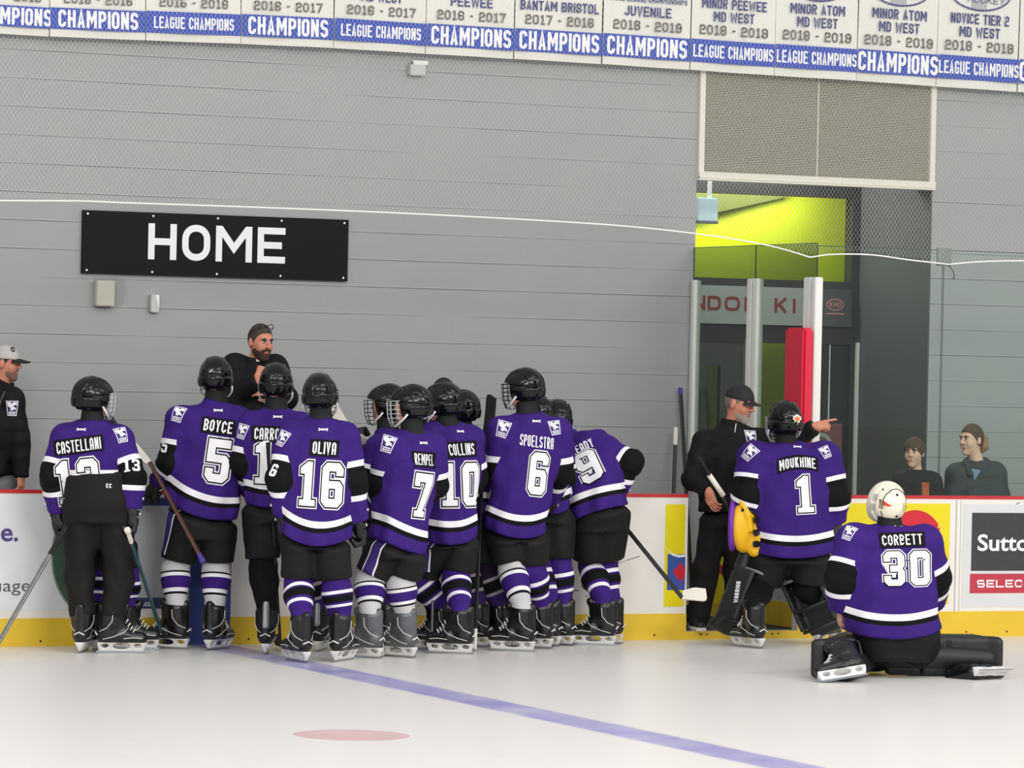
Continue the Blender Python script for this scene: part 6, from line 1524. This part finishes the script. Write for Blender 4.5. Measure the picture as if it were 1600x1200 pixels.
# coach pointing across at the gate
PT = Person('person in black cap and black jacket pointing right beside goalie 1', dict(hd=(1155, 630), nk=(1143, 663, .02), sL=(1100, 690, -.04), sR=(1190, 688, .06), eL=(1084, 748, -.12), eR=(1240, 690, .0), wL=(1107, 768, -.26), wR=(1273, 667, -.08), pv=(1135, 795), hL=(1118, 808), hR=(1155, 808), kL=(1104, 888, -.02), kR=(1150, 890, .05), aL=(1089, 962, .0), aR=(1152, 958, .08)), depth(atZ(1090, 984, .06)), skin=SKINR, floor=.06)
PT.base = np.array([*PT.j['pv'][:2], .06])
for k in ('aL', 'aR'): PT.j[k][2] = .155
PT.body(118, -14, 0, 1.06, {'R': ('point', VR*.97+UP*.22-VD*.05, UP*.55-VD*.6, True), 'L': ('relaxed', VR*.35-UP*.9-VD*.1, -VR*.6-VD*.6, False)}, face=True)
PT.front = -PT.fwd*.75+VR*.5
PT.top('jacket', JACKET, (1090, 800), (1184, 800), cw=.22, dep=.16, hdep=.16, curve=0, yoke=.068, sl=(.088, .082, .058), fold=.9, cuff=.0)
PT.pants(TRACK, 'long', rt=.115, rk=.092, ra=.085, name='trousers', afl=.05); jacket_collar(PT, JACKET, .086)
shoes(PT, (172, 150), mat('shoe_black', (20, 20, 21), .5), TAPEW)
cap(PT, CAPB, CAPB, bl=.075); beard(PT, BEARDG, .003); short_hair(PT, mat('hair_grey', (120, 108, 98), .7), .05, .003); brows(PT, HAIRD)
PT.patch(1173, 684, .115, 0, 'crest'); zipper(PT, [(1150, 662), (1149, 668), (1148, 676)], TAPEW, .004)

# ------------------------------------------------------------------ watchers behind the glass
sb_ = empty('spectator_bench', (atY(1490, 800, .8)[0], .85, .06), 'bench behind the glass under the two watchers', 'bench')
MB().box((-1.2, -.2, .36), (1.2, .2, .40)).build('seat', mat('bench_wood', (150, 120, 84), .5), sb_)
for q in (-1.0, 1.0): MB().box((q-.03, -.16, 0), (q+.03, .16, .36)).build('leg', SILV, sb_)
WJ = mat('slate_jacket', (54, 60, 64), 0.7, bump=.3, bscale=10); TEE = mat('black_tee', (24, 25, 26), 0.8, bump=.2, bscale=14)
WM = Person('person with ponytail and dark slate jacket watching behind the glass', dict(hd=(1518, 687), nk=(1528, 724, .02), sL=(1496, 741, .02), sR=(1554, 740, .04), eL=(1485, 792, -.02), eR=(1566, 792), wL=(1500, 812, -.2), wR=(1546, 812, -.2), pv=(1526, 850), hL=(1512, 855), hR=(1540, 855), kL=(1510, 860, -.4), kR=(1545, 860, -.4), aL=(1510, 950, -.42), aR=(1545, 950, -.42)), depth(atY(1526, 770, .80)), skin=SKINP, floor=.06)
for k in ('hL', 'hR', 'kL', 'kR'): WM.j[k][2] = .66
for k in ('aL', 'aR'): WM.j[k][2] = .15
WM.j['pv'][2] = .68; WM.base = np.array([*WM.j['pv'][:2], .06])
WM.body(-128, -2, 0, .95, None, face=True, h=.02)
WM.front = -WM.fwd
WM.top('jacket', WJ, (1490, 822), (1566, 822), cw=.195, dep=.14, hdep=.15, curve=0, sl=(.088, .078, .06), fold=.8)
WM.pants(TRACK, 'long', rt=.09, rk=.075, ra=.06, name='trousers'); shoes(WM, (180, 180), mat('shoe_black', (20, 20, 21), .5), TAPEW)
WM.sdf('hood', lambda p: smax(chain(p, [WM.j['nk']+VR*.085-UP*.035-VD*.03, WM.j['nk']+VR*.06+VD*.09+UP*.0, WM.j['nk']-VR*.06+VD*.09, WM.j['nk']-VR*.09-UP*.02-VD*.03, WM.j['nk']-VR*.07-UP*.08-VD*.09], [.040, .044, .044, .046, .030], .02), -cone(p, WM.j['nk']-UP*.1, WM.j['nk']+UP*.12, .052, .06), .01), WM.j['nk']-.22, WM.j['nk']+.22, .009, WJ, WM.root)
WM.patch(1523, 742, (.075, .085), -10, 'tri', mats=[mat('shirt_blue', (122, 144, 170), .7)], name='undershirt')
short_hair(WM, HAIRB, .055, .007, -.075); brows(WM, HAIRB)
WM.headpart('ponytail', lambda q: smin(cone(q, (0, -.10, .03), (0, -.135, -.0), .030, .034), chain(q, [(0, -.135, 0), (0, -.14, -.06), (.01, -.12, -.105)], [.034, .036, .014], .02), .02), HAIRL, .2, .006)
BY = Person('child in black T-shirt with brown hair watching behind the glass', dict(hd=(1428, 707), nk=(1432, 738, .02), sL=(1408, 752), sR=(1456, 752), eL=(1398, 794), eR=(1465, 794), wL=(1412, 812, -.15), wR=(1450, 812, -.15), pv=(1432, 845), hL=(1420, 850), hR=(1444, 850), kL=(1418, 860, -.35), kR=(1446, 860, -.35), aL=(1418, 950, -.36), aR=(1446, 950, -.36)), depth(atY(1430, 770, .80)), skin=SKINP, floor=.06)
for k in ('hL', 'hR', 'kL', 'kR'): BY.j[k][2] = .63
for k in ('aL', 'aR'): BY.j[k][2] = .15
BY.j['pv'][2] = .66; BY.base = np.array([*BY.j['pv'][:2], .06])
BY.body(-158, -2, 0, .88, None, face=True, h=.018, thick=.8)
BY.front = -BY.fwd
BY.j['wL'], BY.j['wR'] = lerp(BY.j['eL'], BY.j['wL'], .1), lerp(BY.j['eR'], BY.j['wR'], .1)
BY.top('t_shirt', TEE, (1406, 828), (1460, 828), cw=.155, dep=.115, hdep=.12, curve=0, sl=(.075, .072, .07), yoke=.055, fold=.7, cuff=.0)
BY.pants(TRACK, 'long', rt=.08, rk=.065, ra=.055, name='trousers'); shoes(BY, (180, 180), mat('shoe_black', (20, 20, 21), .5), TAPEW)
def f_mop(q):
    d = ell(q, (0, -.010, .026), (.090, .109, .110)); ln = np.interp(q[:, 1], [-.12, -.02, .03, .07, .12], [-.055, -.045, -.01, .030, .036]); ln = ln+.008*np.sin(q[:, 0]*130)
    return smax(d, ln-q[:, 2], .006)+.0025*np.sin(q[:, 0]*160+q[:, 2]*60)
BY.headpart('hair', f_mop, HAIRB, .16, .0045); brows(BY, HAIRB)
BY.patch(1446, 764, (.055, .10), 0, 'rect', mats=[mat('print_orange', (176, 84, 50), .7, var=.4, vscale=30)], name='shirt_print')
